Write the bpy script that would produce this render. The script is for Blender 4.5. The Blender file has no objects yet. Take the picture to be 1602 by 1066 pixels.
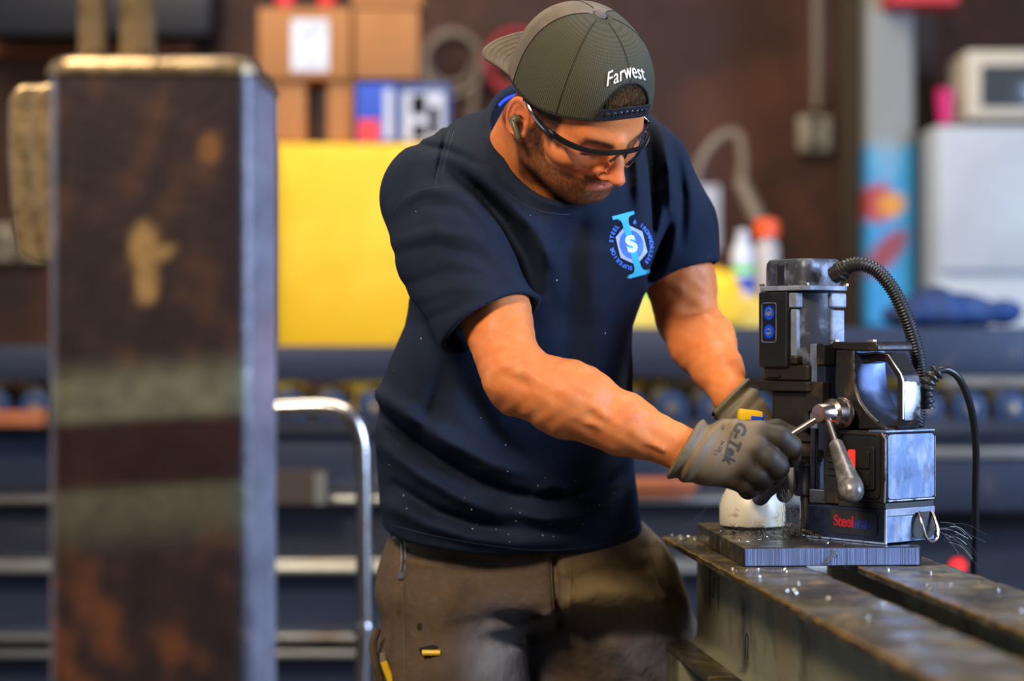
import bpy, bmesh, math, random
import numpy as np
from mathutils import Vector, Matrix
from mathutils.bvhtree import BVHTree

random.seed(7); np.random.seed(7)
SC = bpy.context.scene
COL = SC.collection
CAMH = 1.25                      # camera height above the floor
FPX = 3300.0                     # focal length in pixels of the 1602 px wide frame

# ------------------------------------------------------------------ camera
cam_d = bpy.data.cameras.new('camera'); cam = bpy.data.objects.new('camera', cam_d); COL.objects.link(cam)
cam.location = (0, 0, CAMH); cam.rotation_euler = (math.pi/2, 0, 0)
cam_d.sensor_width = 36; cam_d.lens = 36*FPX/1602
cam_d.clip_start = .05; cam_d.clip_end = 100
cam_d.dof.use_dof = True; cam_d.dof.focus_distance = 2.86; cam_d.dof.aperture_fstop = 2.0
SC.camera = cam
# ------------------------------------------------------------------ world, lights, exposure
SC.view_settings.view_transform = 'Standard'; SC.view_settings.look = 'None'
SC.view_settings.gamma = 1; SC.view_settings.use_curve_mapping = False
SC.view_settings.exposure = 0.0
w = bpy.data.worlds.new('world'); SC.world = w; w.use_nodes = True
w.node_tree.nodes['Background'].inputs[0].default_value = (.62, .72, 1.0, 1)
w.node_tree.nodes['Background'].inputs[1].default_value = .085
def area(name, loc, target, sx, sy, power, color):
    d = bpy.data.lights.new(name, 'AREA'); d.shape = 'RECTANGLE'; d.size = sx; d.size_y = sy
    d.energy = power; d.color = color
    o = bpy.data.objects.new(name, d); COL.objects.link(o); o.location = loc
    o.rotation_euler = (Vector(target)-Vector(loc)).to_track_quat('-Z', 'Y').to_euler()
    return o
area('door_daylight', (3.9, 1.6, 2.05), (0.3, 3.0, 1.0), 1.5, 1.8, 350, (.46, .64, 1.0))
area('shop_lamp_front', (-1.1, .5, 3.2), (.2, 3.0, 1.2), .7, .7, 150, (1.0, .84, .64))
area('shop_lamp_top', (.6, 3.4, 3.9), (.2, 3.1, 1.0), 1.0, .8, 55, (1.0, .92, .82))
area('shop_lamp_back', (-1.0, 5.2, 4.2), (0, 7.2, 1.0), 3.0, 1.5, 150, (1.0, .86, .68))
area('window_left', (-4.0, 3.2, 2.2), (-.6, 3.0, 1.2), 1.6, 1.6, 35, (.6, .74, 1.0))

# ------------------------------------------------------------------ helpers
def P(px, py, Y):                # a point seen at photograph pixel (px, py) at distance Y
    return Vector(((px-801)/FPX*Y, Y, CAMH+(533-py)/FPX*Y))
def newobj(name, me, m=None, parent=None, smooth=False):
    o = bpy.data.objects.new(name, me); COL.objects.link(o)
    if m: me.materials.append(m)
    if smooth: me.shade_smooth()
    if parent: o.parent = parent
    return o
def empty(name, loc=(0, 0, 0), rz=0):
    o = bpy.data.objects.new(name, None); COL.objects.link(o); o.location = loc; o.rotation_euler = (0, 0, rz)
    o.empty_display_size = .1
    return o
def tag(o, label=None, cat=None, group=None, kind=None):
    if label: o['label'] = label
    if cat: o['category'] = cat
    if group: o['group'] = group
    if kind: o['kind'] = kind
    return o
def thing(name, label, cat, loc=(0, 0, 0), rz=0, group=None):
    return tag(empty(name, loc, rz), label, cat, group)

class MB:
    "collects shapes in one bmesh"
    def __init__(s): s.bm = bmesh.new()
    def add(s, verts, faces):
        vs = [s.bm.verts.new(v) for v in verts]
        for f in faces:
            try: s.bm.faces.new([vs[i] for i in f])
            except ValueError: pass
        return s
    def box(s, c, d, rot=None, bev=0):
        x, y, z = d[0]/2, d[1]/2, d[2]/2
        R = rot if rot else Matrix.Identity(3)
        c = Vector(c)
        t = bmesh.new(); bmesh.ops.create_cube(t, size=1)
        for v in t.verts: v.co = Vector((v.co.x*d[0], v.co.y*d[1], v.co.z*d[2]))
        if bev: bmesh.ops.bevel(t, geom=t.edges[:], offset=bev, segments=2, profile=.6, affect='EDGES')
        t.verts.ensure_lookup_table(); t.verts.index_update()
        s.add([c+R@v.co for v in t.verts], [[v.index for v in f.verts] for f in t.faces]); t.free()
        return s
    def box2(s, a, b, bev=0):
        a, b = Vector(a), Vector(b)
        return s.box((a+b)/2, [abs(q) for q in (b-a)], None, bev)
    def tube(s, pts, r, n=10, cap=True, closed=False, ribs=None):
        pts = [Vector(p) for p in pts]; m = len(pts)
        rr = r if isinstance(r, (list, tuple)) else [r]*m
        T = []
        for i in range(m):
            if closed: d = pts[(i+1) % m]-pts[i-1]
            else: d = pts[min(i+1, m-1)]-pts[max(i-1, 0)]
            T.append(d.normalized())
        N = T[0].orthogonal().normalized(); V = []
        for i in range(m):
            N = (N-T[i]*N.dot(T[i])).normalized(); B = T[i].cross(N)
            for k in range(n):
                a = 2*math.pi*k/n
                V.append(pts[i]+(N*math.cos(a)+B*math.sin(a))*rr[i])
        F = []
        for i in range(m if closed else m-1):
            j = (i+1) % m
            for k in range(n):
                l = (k+1) % n
                F.append([i*n+k, i*n+l, j*n+l, j*n+k])
        if cap and not closed:
            F.append(list(range(n))[::-1]); F.append([(m-1)*n+k for k in range(n)])
        return s.add(V, F)
    def cyl(s, a, b, r, n=20, r2=None):
        return s.tube([a, b], [r, r if r2 is None else r2], n)
    def lathe(s, prof, c=(0, 0, 0), n=32, axis=None):
        "prof = [(r, z)] turned about z (or axis)"
        R = Matrix.Identity(3) if axis is None else Vector(axis).normalized().to_track_quat('Z', 'Y').to_matrix()
        c = Vector(c); V = []; m = len(prof)
        for (r, z) in prof:
            for k in range(n):
                a = 2*math.pi*k/n; V.append(c+R@Vector((r*math.cos(a), r*math.sin(a), z)))
        F = [[i*n+k, i*n+(k+1) % n, (i+1)*n+(k+1) % n, (i+1)*n+k] for i in range(m-1) for k in range(n)]
        F.append(list(range(n))[::-1]); F.append([(m-1)*n+k for k in range(n)])
        return s.add(V, F)
    def prism(s, poly, f0, f1):
        "poly = 2D outline; f0 and f1 map (p, q) to the two end faces"
        m = len(poly); V = [f0(*p) for p in poly]+[f1(*p) for p in poly]
        F = [list(range(m))[::-1], [m+i for i in range(m)]]+[[i, (i+1) % m, m+(i+1) % m, m+i] for i in range(m)]
        return s.add(V, F)
    def build(s, name, m=None, parent=None, smooth=False, bevel=0, seg=2, sub=0, angle=35):
        bmesh.ops.recalc_face_normals(s.bm, faces=s.bm.faces[:])
        me = bpy.data.meshes.new(name); s.bm.to_mesh(me); s.bm.free()
        o = newobj(name, me, m, parent)
        if smooth or bevel:
            me.shade_smooth()
            me.set_sharp_from_angle(angle=math.radians(angle))
        if bevel:
            b = o.modifiers.new('bevel', 'BEVEL'); b.width = bevel; b.segments = seg; b.limit_method = 'ANGLE'
            b.angle_limit = math.radians(angle); b.harden_normals = True
        if sub:
            q = o.modifiers.new('sub', 'SUBSURF'); q.levels = q.render_levels = sub
        return o

def spline(pts, n):
    "Catmull-Rom through points, n samples per span"
    p = [Vector(q) for q in pts]; p = [2*p[0]-p[1]]+p+[2*p[-1]-p[-2]]; out = []
    for i in range(1, len(p)-2):
        for k in range(n):
            t = k/n; a, b, c, d = p[i-1], p[i], p[i+1], p[i+2]
            out.append(.5*((2*b)+(c-a)*t+(2*a-5*b+4*c-d)*t*t+(3*b-a-3*c+d)*t**3))
    out.append(p[-2]); return out
def rrect(x0, x1, y0, y1, r, n=5):
    out = []
    for cx, cy, a0 in ((x1-r, y1-r, 0), (x0+r, y1-r, 90), (x0+r, y0+r, 180), (x1-r, y0+r, 270)):
        for k in range(n+1):
            a = math.radians(a0+90*k/n); out.append((cx+r*math.cos(a), cy+r*math.sin(a)))
    return out

# ------------------------------------------------------------------ materials
def mk(name, col, rough=.5, metal=0, var=(), bump=(), attr=None, spec=.5, coat=0, trans=0, emit=None, alpha=1, sheen=0, sss=0, ior=1.45, rvar=None):
    """var: (colour, scale, low, high[, stretch, amount]) noise patches; bump: (scale, strength[, stretch])"""
    m = bpy.data.materials.new(name); m.use_nodes = True; nt = m.node_tree; N = nt.nodes; L = nt.links
    b = N['Principled BSDF']; I = b.inputs
    I['Roughness'].default_value = rough; I['Metallic'].default_value = metal; I['Specular IOR Level'].default_value = spec
    I['IOR'].default_value = ior; I['Alpha'].default_value = alpha
    I['Coat Weight'].default_value = coat; I['Transmission Weight'].default_value = trans
    if sheen: I['Sheen Weight'].default_value = sheen; I['Sheen Roughness'].default_value = .5
    if sss: I['Subsurface Weight'].default_value = sss; I['Subsurface Radius'].default_value = (.012, .004, .002); I['Subsurface Scale'].default_value = 1
    if emit: I['Emission Color'].default_value = (*emit[0], 1); I['Emission Strength'].default_value = emit[1]
    tc = N.new('ShaderNodeTexCoord')
    if attr:
        a = N.new('ShaderNodeAttribute'); a.attribute_name = attr; cur = a.outputs['Color']
    else:
        a = N.new('ShaderNodeRGB'); a.outputs[0].default_value = (*col, 1); cur = a.outputs[0]
    def coords(st):
        if not st: return tc.outputs['Object']
        mp = N.new('ShaderNodeMapping'); mp.inputs['Scale'].default_value = st; L.new(tc.outputs['Object'], mp.inputs[0]); return mp.outputs[0]
    for v in var:
        c, sc, lo, hi = v[:4]; st = v[4] if len(v) > 4 else None; am = v[5] if len(v) > 5 else 1
        nz = N.new('ShaderNodeTexNoise'); nz.inputs['Scale'].default_value = sc; nz.inputs['Detail'].default_value = 6; nz.inputs['Roughness'].default_value = .62
        L.new(coords(st), nz.inputs['Vector'])
        mr = N.new('ShaderNodeMapRange'); mr.inputs[1].default_value = lo; mr.inputs[2].default_value = hi; mr.inputs[4].default_value = am
        L.new(nz.outputs['Fac'], mr.inputs[0])
        mx = N.new('ShaderNodeMix'); mx.data_type = 'RGBA'; L.new(mr.outputs[0], mx.inputs[0]); L.new(cur, mx.inputs[6]); mx.inputs[7].default_value = (*c, 1)
        cur = mx.outputs[2]
    L.new(cur, I['Base Color'])
    if rvar:
        nz = N.new('ShaderNodeTexNoise'); nz.inputs['Scale'].default_value = rvar[0]; nz.inputs['Detail'].default_value = 4; L.new(tc.outputs['Object'], nz.inputs['Vector'])
        mr = N.new('ShaderNodeMapRange'); mr.inputs[1].default_value = .35; mr.inputs[2].default_value = .65; mr.inputs[3].default_value = rvar[1]; mr.inputs[4].default_value = rvar[2]
        L.new(nz.outputs['Fac'], mr.inputs[0]); L.new(mr.outputs[0], I['Roughness'])
    prev = None
    for q in bump:
        sc, stg = q[:2]; st = q[2] if len(q) > 2 else None
        nz = N.new('ShaderNodeTexNoise'); nz.inputs['Scale'].default_value = sc; nz.inputs['Detail'].default_value = 5
        L.new(coords(st), nz.inputs['Vector'])
        bp = N.new('ShaderNodeBump'); bp.inputs['Strength'].default_value = stg; bp.inputs['Distance'].default_value = .35/sc
        L.new(nz.outputs['Fac'], bp.inputs['Height'])
        if prev: L.new(prev, bp.inputs['Normal'])
        prev = bp.outputs[0]
    if prev: L.new(prev, I['Normal'])
    return m

# ------------------------------------------------------------------ implicit-surface modelling (signed distances on a grid, surface nets)
def V3(p): return np.array([p[0], p[1], p[2]], np.float32)
class Pts:
    def __init__(s, x, y, z): s.x, s.y, s.z = x, y, z
def rc(p, a, b, ra, rb):
    "tapered capsule"
    a = V3(a); b = V3(b); d = b-a; L2 = float(d@d)+1e-12
    t = np.clip(((p.x-a[0])*d[0]+(p.y-a[1])*d[1]+(p.z-a[2])*d[2])/L2, 0, 1)
    dx = p.x-a[0]-t*d[0]; dy = p.y-a[1]-t*d[1]; dz = p.z-a[2]-t*d[2]
    return np.sqrt(dx*dx+dy*dy+dz*dz)-(ra+(rb-ra)*t)
def el(p, c, r, R=None):
    "ellipsoid; R = 3 axis vectors"
    x, y, z = p.x-c[0], p.y-c[1], p.z-c[2]
    if R is not None:
        x, y, z = (x*R[0][0]+y*R[0][1]+z*R[0][2], x*R[1][0]+y*R[1][1]+z*R[1][2], x*R[2][0]+y*R[2][1]+z*R[2][2])
    k = np.sqrt((x/r[0])**2+(y/r[1])**2+(z/r[2])**2)
    k2 = np.sqrt((x/r[0]**2)**2+(y/r[1]**2)**2+(z/r[2]**2)**2)+1e-6
    return k*(k-1)/k2
def smin(a, b, k): h = np.maximum(k-np.abs(a-b), 0)/k; return np.minimum(a, b)-h*h*k*.25
def smax(a, b, k): return -smin(-a, -b, k)
def chain(p, pts, k=.01):
    d = None
    for (a, ra), (b, rb) in zip(pts[:-1], pts[1:]):
        q = rc(p, a, b, ra, rb); d = q if d is None else smin(d, q, k)
    return d
def nets(fn, xs, ys, zs, coarse=4, band=None):
    "surface nets on a rectilinear grid, evaluated only near the surface"
    xs, ys, zs = [np.asarray(q, np.float32) for q in (xs, ys, zs)]
    nx, ny, nz = len(xs), len(ys), len(zs)
    ci = [np.arange(0, n+coarse-1, coarse).clip(0, n-1) for n in (nx, ny, nz)]
    X, Y, Z = np.meshgrid(xs[ci[0]], ys[ci[1]], zs[ci[2]], indexing='ij')
    dc = fn(Pts(X.ravel(), Y.ravel(), Z.ravel())).reshape(X.shape)
    if band is None: band = coarse*1.35*max(np.diff(xs).max(), np.diff(ys).max(), np.diff(zs).max())+.004
    near = np.abs(dc) < band
    i = [np.round(np.arange(n)/coarse).astype(int).clip(0, len(c)-1) for n, c in zip((nx, ny, nz), ci)]
    D = dc[np.ix_(*i)].astype(np.float32); Mk = near[np.ix_(*i)]
    ii = np.nonzero(Mk)
    out = np.empty(len(ii[0]), np.float32)
    for s in range(0, len(out), 2000000):
        e = s+2000000
        out[s:e] = fn(Pts(xs[ii[0][s:e]], ys[ii[1][s:e]], zs[ii[2][s:e]]))
    D[ii] = out
    S = D < 0
    c = S[:-1, :-1, :-1].astype(np.uint8)
    for a, b, g in ((1, 0, 0), (0, 1, 0), (0, 0, 1), (1, 1, 0), (1, 0, 1), (0, 1, 1), (1, 1, 1)):
        c = c+S[a:nx-1+a, b:ny-1+b, g:nz-1+g]
    act = (c > 0) & (c < 8); cx, cy, cz = np.nonzero(act)
    idx = -np.ones(act.shape, np.int32); idx[cx, cy, cz] = np.arange(len(cx))
    acc = np.zeros((len(cx), 3), np.float32); cnt = np.zeros(len(cx), np.float32)
    ax = (xs, ys, zs)
    for d in range(3):
        o1, o2 = [q for q in range(3) if q != d]
        for u in (0, 1):
            for v in (0, 1):
                A = [cx.copy(), cy.copy(), cz.copy()]; A[o1] += u; A[o2] += v
                B = [q.copy() for q in A]; B[d] += 1
                da = D[A[0], A[1], A[2]]; db = D[B[0], B[1], B[2]]
                m = (da < 0) != (db < 0); t = np.where(m, da/np.where(m, da-db, 1), 0)
                for q in range(3):
                    pa = ax[q][A[q]]; pb = ax[q][B[q]]
                    acc[:, q] += np.where(m, pa+(pb-pa)*t, 0)
                cnt += m
    V = acc/cnt[:, None]
    F = []
    for d in range(3):
        o1, o2 = [(1, 2), (2, 0), (0, 1)][d]
        sl = [slice(None)]*3; sl2 = [slice(None)]*3
        sl[d] = slice(0, -1); sl2[d] = slice(1, None)
        for q in (o1, o2): sl[q] = slice(1, -1); sl2[q] = slice(1, -1)
        s1 = S[tuple(sl)]; s2 = S[tuple(sl2)]
        e = np.nonzero(s1 != s2)
        if not len(e[0]): continue
        fl = s1[e]
        I = [e[0].copy(), e[1].copy(), e[2].copy()]; I[o1] += 1; I[o2] += 1
        def g(a, b):
            J = [q.copy() for q in I]; J[o1] -= a; J[o2] -= b; return idx[J[0], J[1], J[2]]
        q = np.stack([g(1, 1), g(0, 1), g(0, 0), g(1, 0)], 1)
        q[~fl] = q[~fl][:, ::-1]; F.append(q)
    F = np.concatenate(F); F = F[(F >= 0).all(1)]
    return V, F
def npmesh(name, V, F, smooth=True):
    me = bpy.data.meshes.new(name); me.vertices.add(len(V)); me.vertices.foreach_set('co', V.astype(np.float32).ravel())
    k = F.shape[1]; me.loops.add(F.size); me.loops.foreach_set('vertex_index', F.astype(np.int32).ravel())
    me.polygons.add(len(F)); me.polygons.foreach_set('loop_start', np.arange(0, F.size, k, dtype=np.int32))
    me.update(calc_edges=True); me.validate()
    if smooth: me.shade_smooth()
    return me
def relax(V, F, it=1, lam=.5):
    for _ in range(it):
        S = np.zeros_like(V); n = np.zeros(len(V), np.float32)
        for a in range(4):
            for b in ((a+1) % 4, (a+3) % 4):
                for q in range(3): S[:, q] += np.bincount(F[:, a], V[F[:, b], q], len(V)).astype(np.float32)
                n += np.bincount(F[:, a], minlength=len(V))
        V = V+lam*(S/np.maximum(n, 1)[:, None]-V)
    return V
def vcol(me, C, name='Col'):
    a = me.color_attributes.new(name, 'FLOAT_COLOR', 'POINT')
    a.data.foreach_set('color', np.concatenate([C, np.ones((len(C), 1))], 1).astype(np.float32).ravel())
def sstep(x, a, b): t = np.clip((x-a)/(b-a), 0, 1); return t*t*(3-2*t)
def axisgrid(segs):
    "segs = [(start, end, step)...] joined into one rising coordinate list"
    out = []
    for a, b, h in segs:
        n = max(1, round((b-a)/h)); out += list(np.linspace(a, b, n, endpoint=False))
    return np.array(out+[segs[-1][1]], np.float32)

def text_geo(body, size=1.0, spacing=1.0, depth=0.0, align='CENTER', shear=0, bold=0):
    cu = bpy.data.curves.new('lettering', 'FONT'); cu.body = body; cu.size = size; cu.align_x = align; cu.align_y = 'CENTER'
    cu.space_character = spacing; cu.extrude = depth; cu.shear = shear; cu.offset = bold; cu.resolution_u = 4
    o = bpy.data.objects.new('lettering', cu); COL.objects.link(o); bpy.context.view_layer.update()
    dg = bpy.context.evaluated_depsgraph_get(); me = bpy.data.meshes.new_from_object(o.evaluated_get(dg))
    V = [v.co.copy() for v in me.vertices]; F = [list(p.vertices) for p in me.polygons]
    bpy.data.objects.remove(o); bpy.data.curves.remove(cu); bpy.data.meshes.remove(me)
    return V, F
def decal(name, V, F, fmap, m, parent=None):
    me = bpy.data.meshes.new(name); me.from_pydata([fmap(v) for v in V], [], F); me.update()
    return newobj(name, me, m, parent)
def subdivide_geo(V, F, maxlen):
    bm = bmesh.new(); vs = [bm.verts.new(v) for v in V]
    for f in F:
        try: bm.faces.new([vs[i] for i in f])
        except ValueError: pass
    bmesh.ops.triangulate(bm, faces=bm.faces[:])
    for _ in range(4):
        E = [e for e in bm.edges if e.calc_length() > maxlen]
        if not E: break
        bmesh.ops.subdivide_edges(bm, edges=E, cuts=1, use_grid_fill=False); bmesh.ops.triangulate(bm, faces=[f for f in bm.faces if len(f.verts) > 3])
    bm.verts.index_update(); out = [v.co.copy() for v in bm.verts], [[v.index for v in f.verts] for f in bm.faces]; bm.free()
    return out
# ================================================================== materials shared by the workshop
M = {}
M['rustwall'] = mk('rusty brown wall', (.040, .013, .008), .7, var=[((.13, .04, .016), 1.4, .45, .7), ((.018, .01, .01), 2.2, .5, .68)])
M['concrete'] = mk('dark concrete', (.06, .058, .055), .7, var=[((.03, .03, .03), 3, .4, .7)], bump=[(30, .2)])
M['bluebeam'] = mk('blue grey mill steel', (.032, .040, .066), .45, .5, var=[((.02, .024, .04), 3, .4, .7, (.3, 1, 1)), ((.09, .08, .08), 9, .6, .75)], bump=[(40, .15)])
M['darkbeam'] = mk('dark mill steel', (.02, .022, .03), .5, .4, var=[((.05, .05, .06), 5, .5, .7, (.3, 1, 3))], bump=[(40, .15)])
M['edge'] = mk('bright steel edge', (.55, .55, .50), .28, .9, var=[((.4, .25, .1), 7, .52, .68, (.4, 1, 1))])
M['galv'] = mk('bright pipe steel', (.62, .58, .55), .24, 1, var=[((.3, .22, .16), 14, .5, .75)])
M['yellow'] = mk('worn yellow paint', (.82, .47, .010), .5, 0, var=[((.85, .56, .04), 3, .45, .65), ((.45, .25, .03), 9, .62, .8)])
M['yellow2'] = mk('yellow paper', (.75, .50, .06), .6, 0, var=[((.8, .62, .12), 8, .4, .6)])
M['card'] = mk('brown cardboard', (.34, .145, .048), .8, 0, var=[((.35, .15, .05), 5, .4, .7)])
M['black'] = mk('matt black', (.012, .012, .013), .6)
M['white'] = mk('white paper', (.62, .66, .75), .7, var=[((.5, .52, .6), 20, .45, .6)])
M['boxblue'] = mk('blue printed carton', (.02, .07, .45), .6)
M['boxred'] = mk('red print', (.62, .04, .05), .6)
M['boxgrey'] = mk('pale carton', (.45, .48, .58), .6)
M['navycarton'] = mk('dark blue carton', (.03, .06, .20), .6)
M['fridge'] = mk('fridge enamel', (.52, .57, .62), .35, var=[((.45, .49, .54), 4, .4, .7)])
M['cream'] = mk('cream enamel', (.62, .56, .45), .4)
M['glassdark'] = mk('dark oven glass', (.06, .07, .08), .15)
M['pink'] = mk('magenta plastic', (.65, .02, .16), .35)
M['orange'] = mk('orange cap', (.85, .09, .01), .4)
M['orangesteel'] = mk('orange primed steel', (.36, .10, .03), .55, var=[((.25, .06, .02), 12, .5, .7)])
M['clearpl'] = mk('cloudy plastic', (.45, .42, .40), .3)
M['rubber'] = mk('black rubber', (.018, .018, .02), .42, bump=[(200, .1)])
M['hosegrey'] = mk('grey hose', (.20, .15, .11), .4)
M['redhose'] = mk('red hose', (.35, .02, .03), .45)
M['green'] = mk('green plastic', (.05, .6, .06), .5)
M['bluesteel'] = mk('blue painted casting', (.025, .05, .11), .4, .3, var=[((.015, .03, .08), 12, .45, .65)])
M['roller'] = mk('greasy roller steel', (.05, .042, .03), .4, .7, var=[((.12, .09, .05), 8, .5, .7)])
M['socket'] = mk('grey electrical box', (.30, .27, .21), .5, .3)
M['navycloth'] = mk('dark blue cloth', (.012, .03, .10), .8, var=[((.02, .06, .2), 8, .45, .6)])
M['brownpaint'] = mk('dark brown steel', (.045, .028, .016), .6)

def structure(o): o['kind'] = 'structure'; return o
# floor and back wall
structure(MB().box2((-7, -1, -.1), (7, 9.1, 0)).build('floor', M['concrete']))
structure(MB().box2((-7, 8.4, 0), (7, 8.55, 5.5)).build('wall_back', M['rustwall']))
structure(MB().box2((-7, -1, 0), (-6.85, 8.4, 5.5)).build('wall_left', M['rustwall']))

def slab(px0, py0, px1, py1, Y, dep):
    a = P(px0, py1, Y); b = P(px1, py0, Y); return Vector((a.x, Y, a.z)), Vector((b.x, Y+dep, b.z))
def bgbox(name, mat, px0, py0, px1, py1, Y, dep, parent=None, bev=.004):
    a, b = slab(px0, py0, px1, py1, Y, dep); c = (a+b)/2
    o = MB().box((0, 0, 0), b-a, bev=bev).build(name, mat, parent, smooth=True)
    o.location = c if not parent else c-parent.location
    return o

# ---- steel stock lying along the wall on a rack (each beam its own thing)
def ibeam_x(label, px0, px1, py_top, py_bot, Y, wid, web_mat, fl=.014, group='steel beams racked behind the man', name='steel_beam', lip=None):
    "a wide-flange beam lying along X; flanges and web in one section"
    a = P(px0, py_bot, Y); b = P(px1, py_top, Y); L = b.x-a.x; H = b.z-a.z
    t = thing(name, label, 'beam', ((a.x+b.x)/2, Y+wid/2, a.z), 0, group)
    MB().box2((-L/2, -.006, fl), (L/2, .006, H-fl)).build('web', web_mat, t)
    for z in (0, H-fl):
        MB().box2((-L/2, -wid/2, z), (L/2, wid/2, z+fl), .003).build('flange', lip or M['edge'], t, smooth=True)
    return t
# channel faces
def channel_x(label, px0, px1, py_top, py_bot, Y, dep, mat, group='long steel channels behind the man', lip=None):
    a = P(px0, py_bot, Y); b = P(px1, py_top, Y); L = b.x-a.x; H = b.z-a.z
    t = thing('steel_channel', label, 'channel', ((a.x+b.x)/2, Y, a.z), 0, group)
    MB().box2((-L/2, 0, 0), (L/2, .012, H), .003).build('web', mat, t, smooth=True)
    for z in (0, H-.012):
        MB().box2((-L/2, .013, z), (L/2, dep, z+.012)).build('flange', lip or mat, t)
    return t
Yr = 5.6
channel_x('blue-grey steel channel running behind the man at left, below the yellow cabinet', -420, 700, 541, 596, Yr, .25, M['bluebeam'])
channel_x('blue-grey steel channel running right behind the drill, topmost rail of the rack', 702, 2050, 512, 590, Yr, .25, M['bluebeam'])
channel_x('blue-grey steel channel under the row of rollers', -420, 1398, 676, 766, Yr-.05, .3, M['bluebeam'])
ibeam_x('dark steel beam with a rusty bright top edge, just below the channel under the rollers', -420, 1380, 779, 886, Yr-.25, .22, M['darkbeam'])
ibeam_x('steel beam with shiny top flange, second below the rollers', -420, 1400, 888, 1003, Yr-.3, .25, M['bluebeam'])
ibeam_x('lowest steel beam of the rack, bright flange near the picture bottom', -420, 1420, 1020, 1160, Yr-.3, .25, M['bluebeam'])
channel_x('narrow blue-grey channel under the rollers right of the drill', 1402, 2050, 676, 699, Yr-.05, .3, M['bluebeam'])
channel_x('pale edged steel channel behind the drill cable at right', 1402, 2050, 719, 800, Yr-.1, .3, M['bluebeam'])
tag(bgbox('steel_plate', M['edge'], 1402, 702, 2050, 717, Yr-.12, .2), 'thin pale steel bar lying behind the drill cable at right', 'bar')
ibeam_x('dark steel beam low behind the drill cable at right', 1425, 2050, 812, 960, Yr+.1, .22, M['darkbeam'], lip=M['darkbeam'])
sr = thing('stock_rack', 'dark uprights holding the stacked steel beams behind the man', 'rack', (0, 5.572, 0))
for x in (-1.9, -.5, .85):
    MB().box2((x-.035, .002, .012), (x+.035, .07, P(0, 768, 5.6).z)).build('upright', M['brownpaint'], sr); MB().box2((x-.08, -.02, 0), (x+.08, .12, .012)).build('foot_plate', M['brownpaint'], sr)
for x in (1.15, 2.1): MB().box2((x-.035, .352, .0), (x+.035, .42, P(0, 815, 5.7).z)).build('upright', M['brownpaint'], sr)
# orange primed blocks
for k, (a, b, c, d) in enumerate(((986, 752, 1092, 765), (984, 766, 1085, 779))):
    t = tag(bgbox('steel_bar', M['orangesteel'], a, b, c, d, Yr-.32+.03*k, .12),
            ['upper orange primed steel bar resting on the beam behind the man\'s forearm', 'lower orange primed steel bar resting on the beam behind the man\'s forearm'][k], 'bar')
tag(bgbox('steel_bar', M['orangesteel'], -60, 645, 66, 668, Yr-.25, .14), 'orange steel bar lying at the far left picture edge beside the tube', 'bar')
# ---- roller conveyor: rollers point away from the camera, bearings on a rail
rail = thing('roller_conveyor', 'roller conveyor with dark greasy rollers and blue bearing blocks behind the man', 'conveyor', (0, Yr-.05, P(0, 676, Yr).z))
xs_ = [(-150+66*k) for k in range(28)]
MB().box2((-2.2, -.06, -.0), (2.4, .02, .035)).build('rail', M['darkbeam'], rail)
proto_r = proto_b = None
for k, px in enumerate(xs_):
    c = P(px, 636, Yr-.05)-rail.location
    if proto_r is None:
        proto_r = MB().lathe([(.010, -.02), (.012, 0), (.036, .004), (.036, .50), (.012, .505)], n=20, axis=(0, 1, 0)).build('roller', M['roller'], rail, smooth=True)
        bb = MB(); bb.box((0, 0, -.040), (.095, .035, .03), bev=.004); bb.lathe([(.022, -.022), (.042, -.02), (.046, -.012), (.046, .012), (.03, .02)], n=20, axis=(0, 1, 0))
        for s in (-1, 1): bb.cyl((s*.037, 0, -.03), (s*.037, 0, -.016), .007, 6)
        proto_b = bb.build('bearing', M['bluesteel'], rail, smooth=True)
        r, b = proto_r, proto_b
        hubp = MB().lathe([(.0, -.03), (.014, -.029), (.016, -.022)], n=14, axis=(0, 1, 0)).build('bearing_cap', M['edge'], b, smooth=True); h = None
    else:
        r, b = proto_r.copy(), proto_b.copy(); COL.objects.link(r); COL.objects.link(b); h = hubp.copy(); COL.objects.link(h); h.parent = b
        r.parent = rail; b.parent = rail
    r.location = (c.x, .05, c.z+.012); b.location = (c.x+.02, -.02, c.z-.005)
# yellow steel tray seen behind the rollers
for k, (a, b, la) in enumerate(((425, 470, 'short yellow block behind the rollers, beside the rusty tube'), (540, 640, 'yellow block behind the rollers, left of the man'), (960, 1060, 'yellow block behind the rollers, between the man\'s body and forearm'), (1345, 1480, 'yellow block behind the rollers, right of the drill'))):
    tag(bgbox('steel_block', M['yellow'], a, 586, b, 650, Yr+1.0, .15), la, 'block')
# ---- rack carrying the cabinet and the blocks
rk = thing('storage_rack', 'dark steel storage rack carrying the yellow cabinet behind the conveyor', 'rack', (0, 6.35, 0))
zr1 = P(0, 545, 6.4).z-.002; zr2 = P(0, 651, Yr+1.0).z-.002
for z in (zr1, zr2): MB().box2((-1.6, 0, z-.03), (2.4, .62, z)).build('shelf', M['brownpaint'], rk)
for x in (-1.55, .5, 2.35):
    for y in (.03, .58): MB().box2((x-.03, y-.03, 0), (x+.03, y+.03, zr1-.03)).build('upright', M['brownpaint'], rk)
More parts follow.
